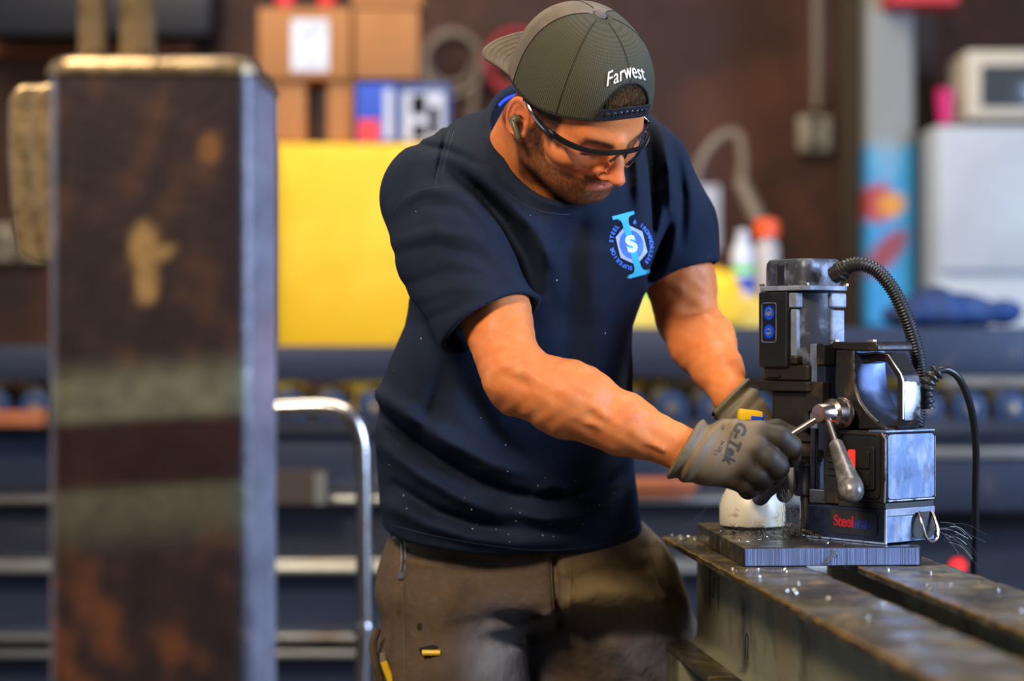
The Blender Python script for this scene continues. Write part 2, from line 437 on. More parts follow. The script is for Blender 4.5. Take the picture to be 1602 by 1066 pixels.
# ---- yellow cabinet
ycab = thing('steel_cabinet', 'large worn yellow steel cabinet behind the man at left', 'cabinet', (P(530, 541, 6.4).x, 6.4, P(530, 545, 6.4).z))
a, b = slab(424, 224, 660, 545, 6.4, .5)
MB().box2(Vector(a)-ycab.location, Vector((P(760, 0, 6.4).x, 6.9, b.z))-ycab.location, .01).build('body', M['yellow'], ycab, smooth=True)
MB().box2(P(424, 536, 6.37)-ycab.location, P(432, 226, 6.4)-ycab.location).build('edge_strip', M['brownpaint'], ycab)
for nm, y0, mt in (('lettering', 405, mk('faded red lettering', (.55, .17, .02), .6)), ('lettering', 232, mk('faded dark lettering', (.35, .22, .03), .6))):
    V, F = text_geo('SAFETY STORE' if 0 else '- - - - -', .07)
# yellow crate and table at the middle right
tb = thing('work_table', 'low yellow work table top between the man and the drill motor', 'table', (P(1100, 525, 6.2).x, 5.95, 0))
tz = P(0, 466, 6.2).z
w2 = P(1206, 0, 6.2).x-tb.location.x
MB().box2((-w2-.35, .15, tz-.11), (w2, .395, tz), .006).build('tabletop', M['yellow2'], tb, smooth=True)
for sx in (-w2-.3, w2-.05):
    for sy in (.2, .36): MB().box2((sx-.025, sy-.025, 0), (sx+.025, sy+.025, tz-.11)).build('leg', M['brownpaint'], tb)
tag(bgbox('yellow_sheet', M['yellow'], 1095, 468, 1164, 505, 6.08, .018), 'bright yellow sheet hanging on the table edge', 'sheet')
tag(MB().lathe([(.0, 0), (.05, 0), (.055, .05), (.04, .09), (0, .1)], n=20).build('plastic_tub', M['green'], None, smooth=True), 'bright green plastic tub just right of the man\'s chest', 'tub').location = P(1004, 467, 6.22)
# ---- cartons on the cabinet
def carton(label, px0, py0, px1, py1, Y, dep, mat=None, group='cardboard cartons stacked on the yellow cabinet', tape=True):
    a, b = slab(px0, py0, px1, py1, Y, dep)
    t = thing('cardboard_box', label, 'box', ((a.x+b.x)/2, Y+dep/2, a.z), 0, group)
    W = (b.x-a.x)/2; H = b.z-a.z
    MB().box2((-W, -dep/2, 0), (W, dep/2, H-.003), .004).build('body', mat or M['card'], t, smooth=True)
    for s in (-1, 1):
        MB().box2((-W, min(0, s*dep/2), H-.003), (W, max(-.002, s*dep/2-.002 if s > 0 else -.002), H+.001)).build('flap', mat or M['card'], t)
    if tape: MB().box2((-.03, -dep/2-.002, H-.1), (.03, -dep/2-.0004, H)).build('tape', mat or M['card'], t)
    return t
c1 = carton('cardboard box with a white paper label, upper left of the stack', 404, 12, 548, 123, 6.5, .35)
a, b = slab(456, 30, 514, 112, 6.5, .002)
lab = MB().box2(Vector((a.x, a.y-.003, a.z))-c1.location, Vector((b.x, b.y-.002, b.z))-c1.location).build('label', M['white'], c1)
for q in range(3):
    MB().box2(P(470, 44+q*9, 6.4965)-c1.location, P(500, 46.5+q*9, 6.496)-c1.location).build('print_line', M['boxgrey'], lab)
carton('plain cardboard box reaching the picture top, right of the labelled box', 553, 14, 655, 123, 6.52, .33)
carton('cardboard box at the very top of the picture above the plain one', 550, -110, 660, 11, 6.53, .3)
carton('narrow cardboard box standing under the labelled box, at left', 424, 126, 478, 222, 6.52, .3, tape=False)
carton('narrow cardboard box standing right of the dark gap in the stack', 512, 126, 553, 222, 6.52, .3, tape=False)
def printed(label, px0, px1, base, prints, Y=6.48):
    a, b = slab(px0, 130, px1, 222, Y, .2)
    t = thing('printed_carton', label, 'box', ((a.x+b.x)/2, Y+.1, a.z), 0, 'printed cartons on the yellow cabinet'); W = (b.x-a.x)/2; H = b.z-a.z
    MB().box2((-W, -.1, 0), (W, .1, H), .004).build('body', base, t, smooth=True)
    for (x0, z0, x1, z1, m) in prints:
        MB().box2((-W+x0*2*W, -.1035, z0*H), (-W+x1*2*W, -.1005, z1*H)).build('print', m, t)
printed('blue carton with a red printed corner beside the cardboard boxes', 557, 618, M['boxblue'], [(.05, .02, .6, .38, M['boxred']), (.72, .05, .95, .9, M['boxgrey'])])
printed('pale blue and white carton with red marks next to the man\'s shoulder', 620, 704, M['navycarton'], [(.12, .02, .9, .85, M['boxgrey']), (.28, .45, .55, .8, M['boxred']), (.3, .05, .55, .3, M['boxred']), (.6, .1, .8, .6, M['boxblue'])])
for k, px in enumerate((446, 512)):
    tag(MB().lathe([(.0, 0), (.028, 0), (.03, .02), (.03, .10), (.018, .13), (0, .135)], n=18).build('spray_can', M['boxred'], None, smooth=True),
        ['red can standing on the labelled box, left one', 'red can standing on the labelled box, right one'][k], 'can', 'red cans on the top carton').location = P(px, 11, 6.65)
# ---- hoses hanging on the wall
def hose(label, pts, r, mat, name='hose', cat='hose'):
    o = MB().tube(spline(pts, 8), r, 10).build(name, mat, None, smooth=True); return tag(o, label, cat)
ring = lambda cx, cy, r, Y, n=20, ph=0: [P(cx+r*math.cos(2*math.pi*k/n+ph), cy+r*1.1*math.sin(2*math.pi*k/n+ph), Y+.003*k) for k in range(n)]
hose('coiled red hose hanging on the wall behind the cap bill', ring(805, 95, 40, 8.3)+ring(808, 98, 44, 8.15)+[P(800, 170, 8.0)], .016, M['redhose'])
hose('grey hose coil hanging on the wall between boxes and the cap', ring(705, 90, 38, 8.3)+ring(708, 100, 44, 8.15)+[P(735, 200, 8.05)], .014, M['hosegrey'])
hose('grey cable hanging left of the hose coil', [P(650, -20, 8.38), P(645, 60, 8.38), P(668, 140, 8.38), P(660, 220, 8.38)], .010, M['hosegrey'])
hose('thin hose arching in front of the brown wall above the bottles', [P(1085, 290, 7.6), P(1100, 245, 7.6), P(1130, 212, 7.6), P(1155, 212, 7.6), P(1162, 250, 7.55), P(1160, 290, 7.5)], .018, M['hosegrey'])
gg = MB().cyl(P(1158, 285, 7.5), P(1188, 350, 7.45), .03, 16); gg.cyl(P(1188, 350, 7.45), P(1194, 364, 7.45), .014, 12)
gg.cyl(P(1160, 288, 7.5), P(1157, 280, 7.52), .02, 12)
tag(gg.build('air_gun', M['hosegrey'], None, smooth=True), 'grey metal air gun hanging on the arched hose', 'air gun')
# white board
tag(bgbox('paper_sheet', M['white'], 1083, 290, 1126, 392, 8.385, .01), 'white paper sheet on the wall just right of the man\'s shoulder', 'paper')
# bottles on the table
def bottle(name, label, px, py, H, r, body, cap, caph, cat='bottle', Y=6.22, bands=()):
    t = thing(name, label, cat, P(px, py, Y))
    hb = H-caph
    MB().lathe([(r*.9, 0), (r, .006), (r, hb*.8), (r*.55, hb), (0, hb)], n=24).build('body', body, t, smooth=True)
    MB().lathe([(r*.55, hb), (r*.5, H-.004), (r*.4, H), (0, H)], n=20).build('cap', cap, t, smooth=True)
    for (z0, z1, m) in bands: MB().lathe([(r*1.01, z0*H), (r*1.015, z0*H+.002), (r*1.015, z1*H), (r*1.01, z1*H)], n=24).build('label', m, t, smooth=True)
    return t
bottle('spray_can', 'white and blue spray can with green band on the table', 1162, 466, .2, .033, M['white'], M['white'], .03, 'can', bands=[(.1, .3, M['boxblue']), (.36, .46, M['green'])])
t = bottle('squeeze_bottle', 'cloudy bottle with a bright orange-red cap on the table', 1200, 462, .225, .036, M['clearpl'], M['orange'], .05)
MB().lathe([(.036, .17), (.038, .172), (.036, .222), (.02, .225)], n=22).build('cap_skirt', M['orange'], t, smooth=True)
tag(MB().lathe([(0, 0), (.09, 0), (.1, .03), (.07, .08), (0, .1)], n=20).build('rag', M['yellow'], None, smooth=True), 'yellow rag heap behind the man\'s left sleeve', 'rag').location = P(1118, 470, 6.25)
# ---- wall fittings
cb = thing('conduit', 'steel conduit running up the brown wall to an outlet box', 'conduit', P(1290, 230, 8.375))
MB().tube([(-.03, 0, .15), (-.03, 0, 1.2)], .022, 12).build('pipe', M['hosegrey'], cb, smooth=True)
MB().tube([(.06, 0, .15), (.06, 0, 1.2)], .016, 12).build('pipe', M['brownpaint'], cb, smooth=True)
ob = thing('outlet_box', 'grey electrical outlet box on the brown wall', 'outlet', P(1273, 210, 8.369))
MB().box((0, 0, 0), (.13, .06, .14), bev=.008).build('box', M['socket'], ob, smooth=True)
for s in (-1, 1): MB().box((0, -.031, s*.035), (.04, .006, .045), bev=.003).build('socket', M['black'], ob)
for k, (a, b, c, d, la) in enumerate(((-12, 352, 24, 408, 'grey wall box at the far left edge of the picture'), (33, 318, 72, 408, 'grey wall box between the picture edge and the rusty tube'))):
    o = thing('switch_box', la, 'switch', P((a+c)/2, (b+d)/2, 8.37)); s = 8.37/FPX
    MB().box((0, 0, 0), ((c-a)*s, .06, (d-b)*s), bev=.006).build('box', M['socket'], o, smooth=True)
    MB().box((0, -.033, 0), ((c-a)*s*.35, .01, (d-b)*s*.4), bev=.003).build('toggle', M['black'] if k == 0 else M['boxred'], o)
tag(bgbox('steel_channel_post', M['brownpaint'], 1318, -400, 1356, 512, 7.9, .1), 'dark brown steel post left of the painted column', 'post')
tag(bgbox('steel_channel_post', M['brownpaint'], 1424, -400, 1462, 512, 7.95, .1), 'dark brown steel post between the painted column and the fridge', 'post')

def painted_box(name, a, b, res, cfn, matname, rough=.5, metal=0, rad=0, var=(), bump=()):
    "box with a fine front grid carrying vertex colours"
    a, b = Vector(a), Vector(b); W = b.x-a.x; H = b.z-a.z; D = b.y-a.y
    prof = rrect(0, W, 0, D, rad, 6) if rad else [(0, 0), (W, 0), (W, D), (0, D)]
    pp = []
    for i, (x, y) in enumerate(prof):
        x2, y2 = prof[(i+1) % len(prof)]; L = math.hypot(x2-x, y2-y); n = max(1, int(L/res))
        pp += [(x+(x2-x)*k/n, y+(y2-y)*k/n) for k in range(n)]
    nz = max(2, int(H/res)); m = len(pp)
    V = np.array([(x-W/2, y, H*k/nz) for k in range(nz+1) for (x, y) in pp], np.float32)
    F = np.array([(k*m+i, k*m+(i+1) % m, (k+1)*m+(i+1) % m, (k+1)*m+i) for k in range(nz) for i in range(m)])
    me = npmesh(name, V, F, smooth=bool(rad))
    vcol(me, cfn(V[:, 0], V[:, 1], V[:, 2], W, D, H))
    bm = bmesh.new(); bm.from_mesh(me); bm.verts.ensure_lookup_table()
    bm.faces.new([bm.verts[i] for i in range(m)][::-1]); bm.faces.new([bm.verts[nz*m+i] for i in range(m)])
    bm.to_mesh(me); bm.free()
    o = newobj(name, me, mk(matname, (1, 1, 1), rough, metal, attr='Col', var=var, bump=bump)); o.location = (a.x+W/2, a.y, a.z)
    return o
def blob(x, z, cx, cz, rx, rz, s=.4): return np.clip((1+s-np.sqrt(((x-cx)/rx)**2+((z-cz)/rz)**2))/s, 0, 1)[:, None]
def cfn(x, y, z, W, D, H):
    zp = 533-(z+CAMH*0+P(0, 512, 7.5).z-CAMH)/7.5*FPX; xp = 1392+x*FPX/7.5
    C = np.tile([.26, .27, .26], (len(x), 1))
    def mix(C, m, c): return C*(1-m)+np.array(c)*m
    C = mix(C, np.clip((zp-235+.5*np.abs(xp-1385))/14, 0, 1)[:, None], (.03, .30, .62))
    C = mix(C, blob(xp, zp, 1385, 250, 20, 30)*.5, (.25, .42, .5))
    C = mix(C, blob(xp, zp, 1373, 318, 22, 26), (.45, .05, .05)); C = mix(C, blob(xp, zp, 1393, 320, 17, 16), (.75, .30, .02))
    C = mix(C, blob(xp+.6*(zp-395), zp, 1385, 395, 20, 30), (.30, .05, .07))
    return C
a, b = slab(1357, -400, 1430, 512, 7.5, .15)
tag(painted_box('steel_column', a, b, .02, cfn, 'graffiti painted steel', .5), 'grey steel column with blue, red and orange paint, left of the fridge', 'column')
# ---- fridge, oven, cup
fr = thing('fridge', 'white fridge at the right edge of the picture', 'fridge', P(1600, 505, 7.3)); s = 7.3/FPX
fx0 = (1464-1600)*s; fx1 = .45
MB().box2((fx0, .03, -.35), (fx1, .55, 310*s), .015).build('body', M['fridge'], fr, smooth=True)
MB().box2((fx0+.004, -.015, 80*s), (fx1-.004, .028, 308*s), .015).build('door', M['fridge'], fr, smooth=True)
MB().box2((fx0+.004, -.015, -.3), (fx1-.004, .028, 70*s), .015).build('door', M['fridge'], fr, smooth=True)
mw = thing('toaster_oven', 'cream microwave oven standing on the fridge', 'oven', P(1512, 190, 7.35)); s = 7.35/FPX
MB().box2((0, 0, .01), (.45, .32, 112*s), .012).build('body', M['cream'], mw, smooth=True)
MB().box2((22*s, -.012, 22*s), (.34, -.0005, 88*s), .006).build('window', M['glassdark'], mw, smooth=True)
MB().box2((14*s, -.006, 14*s), (.36, -.0001, 96*s), .004).build('door', M['cream'], mw, smooth=True)
for x in (.03, .42): MB().box2((x-.015, .02, 0), (x+.015, .05, .01)).build('foot', M['black'], mw)
cup = thing('tumbler', 'magenta tumbler standing on the fridge beside the microwave', 'cup', P(1479, 194, 7.4))
MB().lathe([(.02, 0), (.024, .004), (.034, .11), (.030, .11), (.02, .012), (0, .01)], n=24).build('body', M['pink'], cup, smooth=True)
MB().lathe([(.035, .108), (.036, .118), (.02, .124), (0, .124)], n=24).build('lid', M['pink'], cup, smooth=True)
tag(bgbox('parcel', M['boxred'], 1395, -30, 1500, 5, 7.3, .2), 'red and white parcel at the very top above the fridge', 'parcel')
# dark blue jacket heap on the channel
def heap(p): return smin(smin(el(p, (0, 0, .0), (.17, .09, .035)), el(p, (-.02, .0, .03), (.09, .07, .045)), .04), el(p, (.12, 0, .01), (.10, .06, .03)), .04)+.006*np.sin(p.x*60+p.y*30)
V, F = nets(heap, np.arange(-.26, .28, .012), np.arange(-.13, .13, .012), np.arange(-.06, .12, .008), coarse=2)
hp = newobj('jacket', npmesh('jacket', V, F), M['navycloth']); hp.location = P(1475, 506, Yr+.15)+Vector((0, 0, .022)); tag(hp, 'crumpled dark blue jacket lying on the channel in front of the fridge', 'jacket')
# red lamp low at the right
tl = thing('tail_lamp', 'red glowing lamp low behind the drill cable', 'lamp', P(1498, 886, 5.57))
MB().lathe([(0, -.018), (.016, -.016), (.020, 0), (.016, .012)], n=20, axis=(0, -1, 0)).build('lens', mk('red lamp', (.8, .02, .02), .3, emit=((1, .03, .03), 1.6)), tl, smooth=True)
MB().lathe([(.022, -.006), (.024, .006), (.018, .018), (0, .018)], n=20, axis=(0, 1, 0)).build('housing', M['black'], tl, smooth=True)
# hanging steel and tarp at the top left
tag(bgbox('steel_trough', M['darkbeam'], -30, -60, 332, 58, 8.05, .345, bev=.06), 'dark steel trough above the rusty tube at the top left', 'trough')
tag(bgbox('steel_bar', M['orangesteel'], -30, 66, 300, 84, 8.31, .085), 'rusty orange bar under the dark trough at top left', 'bar')
# ---- bent pipe rail and short tube
pr = MB().tube(spline([P(390, 641, 4.3), P(450, 638, 4.3), P(510, 637, 4.3), P(545, 648, 4.3), P(563, 680, 4.3), P(568, 730, 4.3), P(569, 850, 4.3), P(570, 990, 4.3), P(566, 1100, 4.3), P(566, 1350, 4.3)], 8), .0165, 18)
prt = thing('pipe_rail', 'bent shiny steel pipe rail between the rusty tube and the man', 'rail', (0, 0, 0))
pr.build('pipe', M['galv'], prt, smooth=True)
MB().lathe([(.02, -.012), (.022, 0), (.02, .012)], P(569, 985, 4.3), 18).build('clamp', M['galv'], prt, smooth=True)
stt = thing('square_tube', 'short length of square steel tube lying on the rack beside the rusty tube', 'tube', P(460, 789, 5.25)); s = 5.25/FPX
L0, L1, HH = -70*s, 50*s, 50*s
q = MB()
for (y0, y1, z0, z1) in ((0, .004, 0, HH), (.076, .08, 0, HH), (.004, .076, 0, .004), (.004, .076, HH-.004, HH)): q.box2((L0, y0, z0), (L1, y1, z1))
q.build('wall', M['brownpaint'], stt); MB().box2((L1-.028, -.002, 0), (L1, 0, HH)).build('bright_end', M['edge'], stt)

# ---- rusty square tube in the foreground
def rust_and_light(x, y, z, W, D, H):
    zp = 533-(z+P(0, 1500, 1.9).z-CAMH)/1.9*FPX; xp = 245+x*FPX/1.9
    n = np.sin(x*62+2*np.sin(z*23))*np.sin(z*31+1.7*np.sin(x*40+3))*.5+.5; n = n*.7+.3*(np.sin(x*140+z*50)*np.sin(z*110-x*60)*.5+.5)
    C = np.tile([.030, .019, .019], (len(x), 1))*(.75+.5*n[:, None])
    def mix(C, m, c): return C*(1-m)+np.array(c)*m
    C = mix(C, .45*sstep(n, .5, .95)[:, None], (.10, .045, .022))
    g = (sstep(zp+.06*xp, 560, 625)*(1-sstep(zp+.06*xp, 662, 680)))[:, None]; C = mix(C, g*(.70+.30*n[:, None]), (.15, .155, .11))  # upper pale band across the tube
    g = (sstep(zp+.06*xp, 765, 785)*(1-sstep(zp+.06*xp, 800, 900)))[:, None]; C = mix(C, g*.8, (.10, .10, .07))  # lower pale band
    g = (sstep(zp+.06*xp, 662, 680)*(1-sstep(zp+.06*xp, 765, 780)))[:, None]; C = mix(C, g*.7, (.024, .008, .007))  # dark band between the two pale ones
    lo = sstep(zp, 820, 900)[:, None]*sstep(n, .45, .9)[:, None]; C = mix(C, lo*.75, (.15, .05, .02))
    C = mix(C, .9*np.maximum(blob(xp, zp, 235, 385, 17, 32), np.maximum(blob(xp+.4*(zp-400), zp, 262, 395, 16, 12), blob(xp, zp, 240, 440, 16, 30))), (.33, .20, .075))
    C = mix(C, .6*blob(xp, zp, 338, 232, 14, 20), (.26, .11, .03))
    C = mix(C, sstep(y, .004, .018)[:, None]*(.7+.3*n[:, None]), (.30, .29, .36))  # window light on the side faces mixed into the vertex colour
    return C
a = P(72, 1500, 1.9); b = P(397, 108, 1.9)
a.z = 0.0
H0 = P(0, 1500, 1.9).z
def rust_and_light_floor(x, y, z, W, D, H): return rust_and_light(x, y, z-H0, W, D, H)
tubo = painted_box('square_post', a, (b.x, 1.9+.2, b.z), .006, rust_and_light_floor, 'rusty mill scale with painted sidelight', .36, .25, rad=.022,
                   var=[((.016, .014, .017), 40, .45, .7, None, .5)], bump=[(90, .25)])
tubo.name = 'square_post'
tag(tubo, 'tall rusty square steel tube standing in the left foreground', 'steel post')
M['weldcap'] = mk('weathered steel cap', (.30, .21, .11), .35, .7, var=[((.10, .07, .04), 40, .45, .65), ((.4, .34, .22), 25, .6, .75)], bump=[(120, .3)])
cx, cy, cz = (a.x+b.x)/2, 2.0, b.z
cap = MB(); Wc = (b.x-a.x)/2
n_ = 0
pr = [(Wc*1.0, 0), (Wc*1.0, .004), (Wc*.985, .008), (Wc*.93, .011)]
Vv = []; 
for (hw, z) in pr:
    for (x, y) in rrect(-hw, hw, -.1*hw/Wc, .1*hw/Wc, .022, 6): Vv.append((x, y, z))
mm = len(Vv)//len(pr); Ff = [[i*mm+k, i*mm+(k+1) % mm, (i+1)*mm+(k+1) % mm, (i+1)*mm+k] for i in range(len(pr)-1) for k in range(mm)]
Ff += [list(range(mm))[::-1], [(len(pr)-1)*mm+k for k in range(mm)]]
cap.add(Vv, Ff); co = cap.build('cap_plate', M['weldcap'], tubo, smooth=True); co.location = (0, .1, b.z-a.z+.0005)
wd = MB(); wd.tube([(x*1.0, y, 0) for (x, y) in rrect(-Wc*.985, Wc*.985, -.0985, .0985, .022, 6)], [.005+.0012*math.sin(k*9.1) for k in range(28)], 8, closed=True)
wo = wd.build('weld_bead', M['weldcap'], tubo, smooth=True); wo.location = (0, .1, b.z-a.z-.001)
# lifting lugs on the cap
for k, (x0, x1) in enumerate(((118, 160), (183, 236))):
    A = P(x0, 95, 1.95); B = P(x1, 95, 1.95)
    lg = MB(); lg.box2((-(B.x-A.x)/2, -.012, 0), ((B.x-A.x)/2, .012, .3), .004); lg.box2((-(B.x-A.x)*.75, -.02, 0), ((B.x-A.x)*.75, .02, .007), .003)
    lo_ = lg.build('lifting_lug', M['weldcap'], tubo, smooth=True); lo_.location = ((A.x+B.x)/2-tubo.location.x, .07, b.z-a.z+.0115)
# curved plates beside the tube
for k in range(4):
    Yk = 2.06+.05*k; hw = .045-.002*k
    out = []
    for (x, y) in ((-.030, -.115), (-.036, -.085), (-.040, -.02), (-.040, .035), (-.036, .048), (-.026, .054), (.05, .054), (.05, -.13), (-.012, -.128), (-.024, -.122)): out.append((x, y))
    pl = MB().prism(out, lambda p, q: (p, 0, q), lambda p, q: (p, .03, q)).build('curved_plate', M['weldcap'], None, bevel=.006, seg=2)
    pl.location = P(72+5*k, 215, Yk)+Vector((-.002, 0, 0)); 
    pl.location.x = P(72, 0, 1.9).x-.012-.0*k if k == 0 else pl.location.x
    tag(pl, 'curved ochre steel plate behind the left edge of the rusty tube, '+['nearest', 'second', 'third', 'farthest'][k]+' of four', 'plate', 'curved plates beside the rusty tube')
# ================================================================== beams used as a bench, plate, drill
TOP = CAMH-.27                   # top of the plate
M['beam'] = mk('oily beam steel', (.085, .070, .036), .32, .5, var=[((.34, .23, .09), 24, .50, .66), ((.22, .21, .20), 11, .52, .70), ((.025, .022, .018), 9, .48, .66), ((.30, .32, .36), 30, .66, .78, None, .6)], bump=[(60, .25), (300, .1)], rvar=(18, .22, .5))
M['beamweb'] = mk('green grey beam web', (.19, .18, .11), .5, .15, var=[((.20, .14, .07), 6, .5, .7, (1, 1, .5)), ((.04, .04, .03), 10, .5, .7, (3, 1, .7))], bump=[(80, .2)])
M['platetop'] = mk('mill scale plate', (.045, .04, .038), .32, .7, var=[((.12, .10, .08), 20, .5, .7), ((.02, .02, .022), 8, .5, .7)], bump=[(70, .2)], rvar=(25, .2, .45))
M['cutedge'] = mk('saw cut steel edge', (.17, .23, .40), .4, .6, var=[((.10, .12, .18), 40, .5, .7, (1, 1, .05), .6)], bump=[(30, .3, (14, 14, .05))])
M['cable'] = mk('black cable rubber', (.012, .012, .014), .38)
M['chip'] = mk('bright steel swarf', (.75, .72, .62), .25, 1)
M['chipdark'] = mk('dark steel swarf', (.16, .15, .13), .3, 1)

M['rustglint'] = mk('rust edge with golden glint in colour', (.42, .24, .06), .4, .7, var=[((.10, .06, .03), 30, .45, .6), ((.65, .5, .25), 60, .62, .74)])  # rusty edge bead, orange glints of the flange edges put into its colour
U2 = Vector((-.1035, .9946, 0)).normalized()          # along the beams, away from the camera
R2 = Vector((U2.y, -U2.x, 0))
bz = TOP-.0255
def beam(label, far_left, width, length, depth):
    "far_left = far left corner of the top flange"
    ang = math.atan2(U2.y, U2.x)-math.pi/2
    t = thing('steel_beam', label, 'beam', (far_left+R2*width/2-Vector((0, 0, depth))), ang, 'two steel beams serving as the drilling bench')
    h = width/2; fl = .011
    MB().box2((-h, -length, depth-fl), (h, 0, depth), .003).build('top_flange', M['beam'], t, smooth=True)
    MB().box2((-h, -length, 0), (h, 0, fl), .003).build('bottom_flange', M['beam'], t, smooth=True)
    ew = MB()
    for sx in (-h, h):
        ew.tube([(sx, -length*k/60, depth-.0012-.0008*(1+math.sin(k*2.3+sx*90))) for k in range(61)], [.0017+.0006*math.sin(k*1.7+sx*50) for k in range(61)], 6)
    ew.build('worn_or_glint_edge', M['rustglint'], t, smooth=True)
    w = MB(); rf = .014; prof = []
    hw = .0045
    for s in (1, -1):
        pts = [(hw+rf, depth-fl)]+[(hw+rf-rf*math.sin(a*math.pi/8), depth-fl-rf+rf*math.cos(a*math.pi/8)) for a in range(1, 5)]
        pts += [(hw+rf-rf*math.cos(a*math.pi/8), fl+rf-rf*math.sin(a*math.pi/8)) for a in range(0, 5)]
        prof += [(s*x, z) for x, z in (pts if s > 0 else pts[::-1])]
    w.prism(prof, lambda p, q: (p, -length, q), lambda p, q: (p, 0, q)); w.build('web', M['beamweb'], t, smooth=True, angle=40)
    return t
fl1 = P(1037, 839, 3.18); fl1.z = bz
b1 = beam('nearer oily steel beam under the left part of the plate', fl1, .113, 2.3, .167)
fl2 = fl1+R2*(.113+.069)-U2*.06
b2 = beam('second steel beam, under the right part of the plate and the drill', fl2, .119, 2.25, .167)
# soapstone marks on the web of the first beam
mk_m = mk('black marker', (.01, .01, .01), .6)
tx = -.0048
for j, pts in enumerate(([(-.10, .140), (-.101, .085), (-.103, .07)], [(-.165, .125), (-.166, .075)], [(-.36, .035), (-.362, .065), (-.352, .068), (-.345, .06), (-.345, .033)], [(-.135, .12), (-.131, .10), (-.127, .09)])):
    MB().tube([(tx, y, z) for y, z in pts], .0009, 6).build('marker_stroke', mk_m, b1)
# blue paint chips on the end of the flange
MB().box2((-.0567, -.14, .158), (-.0562, -.10, .1655)).build('paint_mark', mk('blue paint mark', (.01, .12, .30), .5), b1)
# support trestle under both beams
ang = math.atan2(U2.y, U2.x)-math.pi/2
tr = thing('trestle', 'green grey square tube trestle carrying the two beams', 'trestle', (b1.location.x, b1.location.y, 0), ang)
zt = b1.location.z
for y in (-.0, -1.6):
    MB().box2((-.056, y-.13, zt-.09), (.30, y-.03, zt-.0005), .006).build('cross_tube', M['beamweb'], tr, smooth=True)
    for x in (-.03, .25):
        MB().box2((x-.025, y-.12, .01), (x+.025, y-.05, zt-.09), .004).build('leg', M['beamweb'], tr, smooth=True)
        MB().box2((x-.06, y-.14, 0), (x+.06, y-.02, .01), .003).build('foot_plate', M['beamweb'], tr, smooth=True)

# ---- plate
A = Vector((.301, 2.75, TOP)); L_ = .238
pu = (P(1090, 818, 3.13)-P(1162, 857, 2.75)); pu.z = 0; plen = pu.length; pu.normalize(); prr = Vector((pu.y, -pu.x, 0))
pang = math.atan2(pu.y, pu.x)-math.pi/2
plate = MB(); outp = [(0, 0), (.006, -.0002), (L_-.004, 0), (L_, .004), (L_, plen), (0, plen)]
plate.prism(outp, lambda p, q: (p, q, 0), lambda p, q: (p, q, .0245))
po = plate.build('steel_plate', M['platetop'], None, bevel=.0015, seg=2)
po.location = (A.x, A.y, TOP-.025); po.rotation_euler = (0, 0, pang)
tag(po, 'thick steel plate with a saw-cut front edge lying across the two beams', 'plate')
ce = MB().box2((.003, -.0016, .0012), (L_-.005, -.0003, .0232)).build('cut_face', M['cutedge'], po)
# saw grooves as fine ribs
g = MB()
for k in range(78):
    x = .004+(L_-.01)*k/78; g.box2((x, -.0018-.00015*random.random(), .0014), (x+.0017, -.0015, .0228-.001*random.random()))
g.build('saw_ridges', M['cutedge'], po)['kind'] = 'stuff'
MB().tube(spline([(.118, -.0035, .022), (.122, -.004, .017), (.117, -.0045, .011), (.112, -.004, .006), (.108, -.003, .003)], 6), [.0011+.0006*math.sin(k*2.1) for k in range(25)], 6).build('drip_curl', M['chip'], po, smooth=True)

# ---- magnetic drill.  local axes: x across, y from the rear face towards the chuck, z up
D0 = Vector((.493, 2.784, TOP+.0005)); rzD = math.atan2(.617, .787)
vD = Vector((.787, .617, 0)); uD = Vector((-.617, .787, 0))
drill = thing('magnetic_drill', 'black and worn blue-grey magnetic drill standing on the plate, hub lever in the man\'s hand', 'drill', D0, rzD)
def SA(px, py, a=0.0):           # pixel -> (y, z) on the plane x = a
    t = (px-801)/FPX; p = Vector((D0.x, D0.y))+a*vD.xy; y = (t*p.y-p.x)/(uD.x-t*uD.y); q = p+y*uD.xy
    return y, (533-py)/FPX*q.y-(D0.z-CAMH)
def SB(px, py, b=0.0):           # pixel -> (x, z) on the plane y = b
    t = (px-801)/FPX; p = Vector((D0.x, D0.y))+b*uD.xy; x = (t*p.y-p.x)/(vD.x-t*vD.y); q = p+x*vD.xy
    return x, (533-py)/FPX*q.y-(D0.z-CAMH)
M['cast'] = mk('worn black casting', (.028, .026, .028), .33, .45, var=[((.16, .17, .20), 22, .60, .75), ((.12, .075, .03), 22, .52, .70)], bump=[(60, .12), (260, .06)], rvar=(20, .22, .45))
M['castrear'] = mk('scuffed casting with daylight tint', (.10, .15, .26), .46, .45, var=[((.26, .30, .38), 45, .45, .66, (1, 1, .35)), ((.05, .07, .12), 28, .52, .72), ((.28, .18, .11), 40, .60, .74, (2, 2, .3)), ((.03, .035, .05), 30, .62, .7)], bump=[(80, .05)])  # blue daylight on the rear faces is part of this casting colour
M['scuff'] = mk('bare scuffed metal edge', (.55, .56, .58), .3, .95, var=[((.08, .08, .09), 40, .52, .62)])
M['motor'] = mk('dusty dark motor housing', (.05, .055, .07), .42, .2, var=[((.18, .20, .26), 42, .50, .66), ((.30, .24, .18), 30, .68, .76), ((.02, .02, .022), 7, .52, .66)], bump=[(50, .15)])
M['motorpale'] = mk('pale grey dusty plastic', (.17, .20, .27), .45, .15, var=[((.30, .33, .40), 30, .45, .65), ((.35, .26, .18), 18, .66, .74)], bump=[(80, .2)])
M['blackpl'] = mk('black plastic', (.012, .012, .013), .4, var=[((.04, .032, .025), 16, .55, .72)])
M['gear'] = mk('brown black gearbox', (.022, .018, .016), .42, .3, var=[((.10, .065, .03), 14, .58, .75)], bump=[(70, .15)])
M['chuck'] = mk('dark polished chuck', (.13, .14, .17), .25, .9, var=[((.14, .10, .06), 18, .6, .75)])
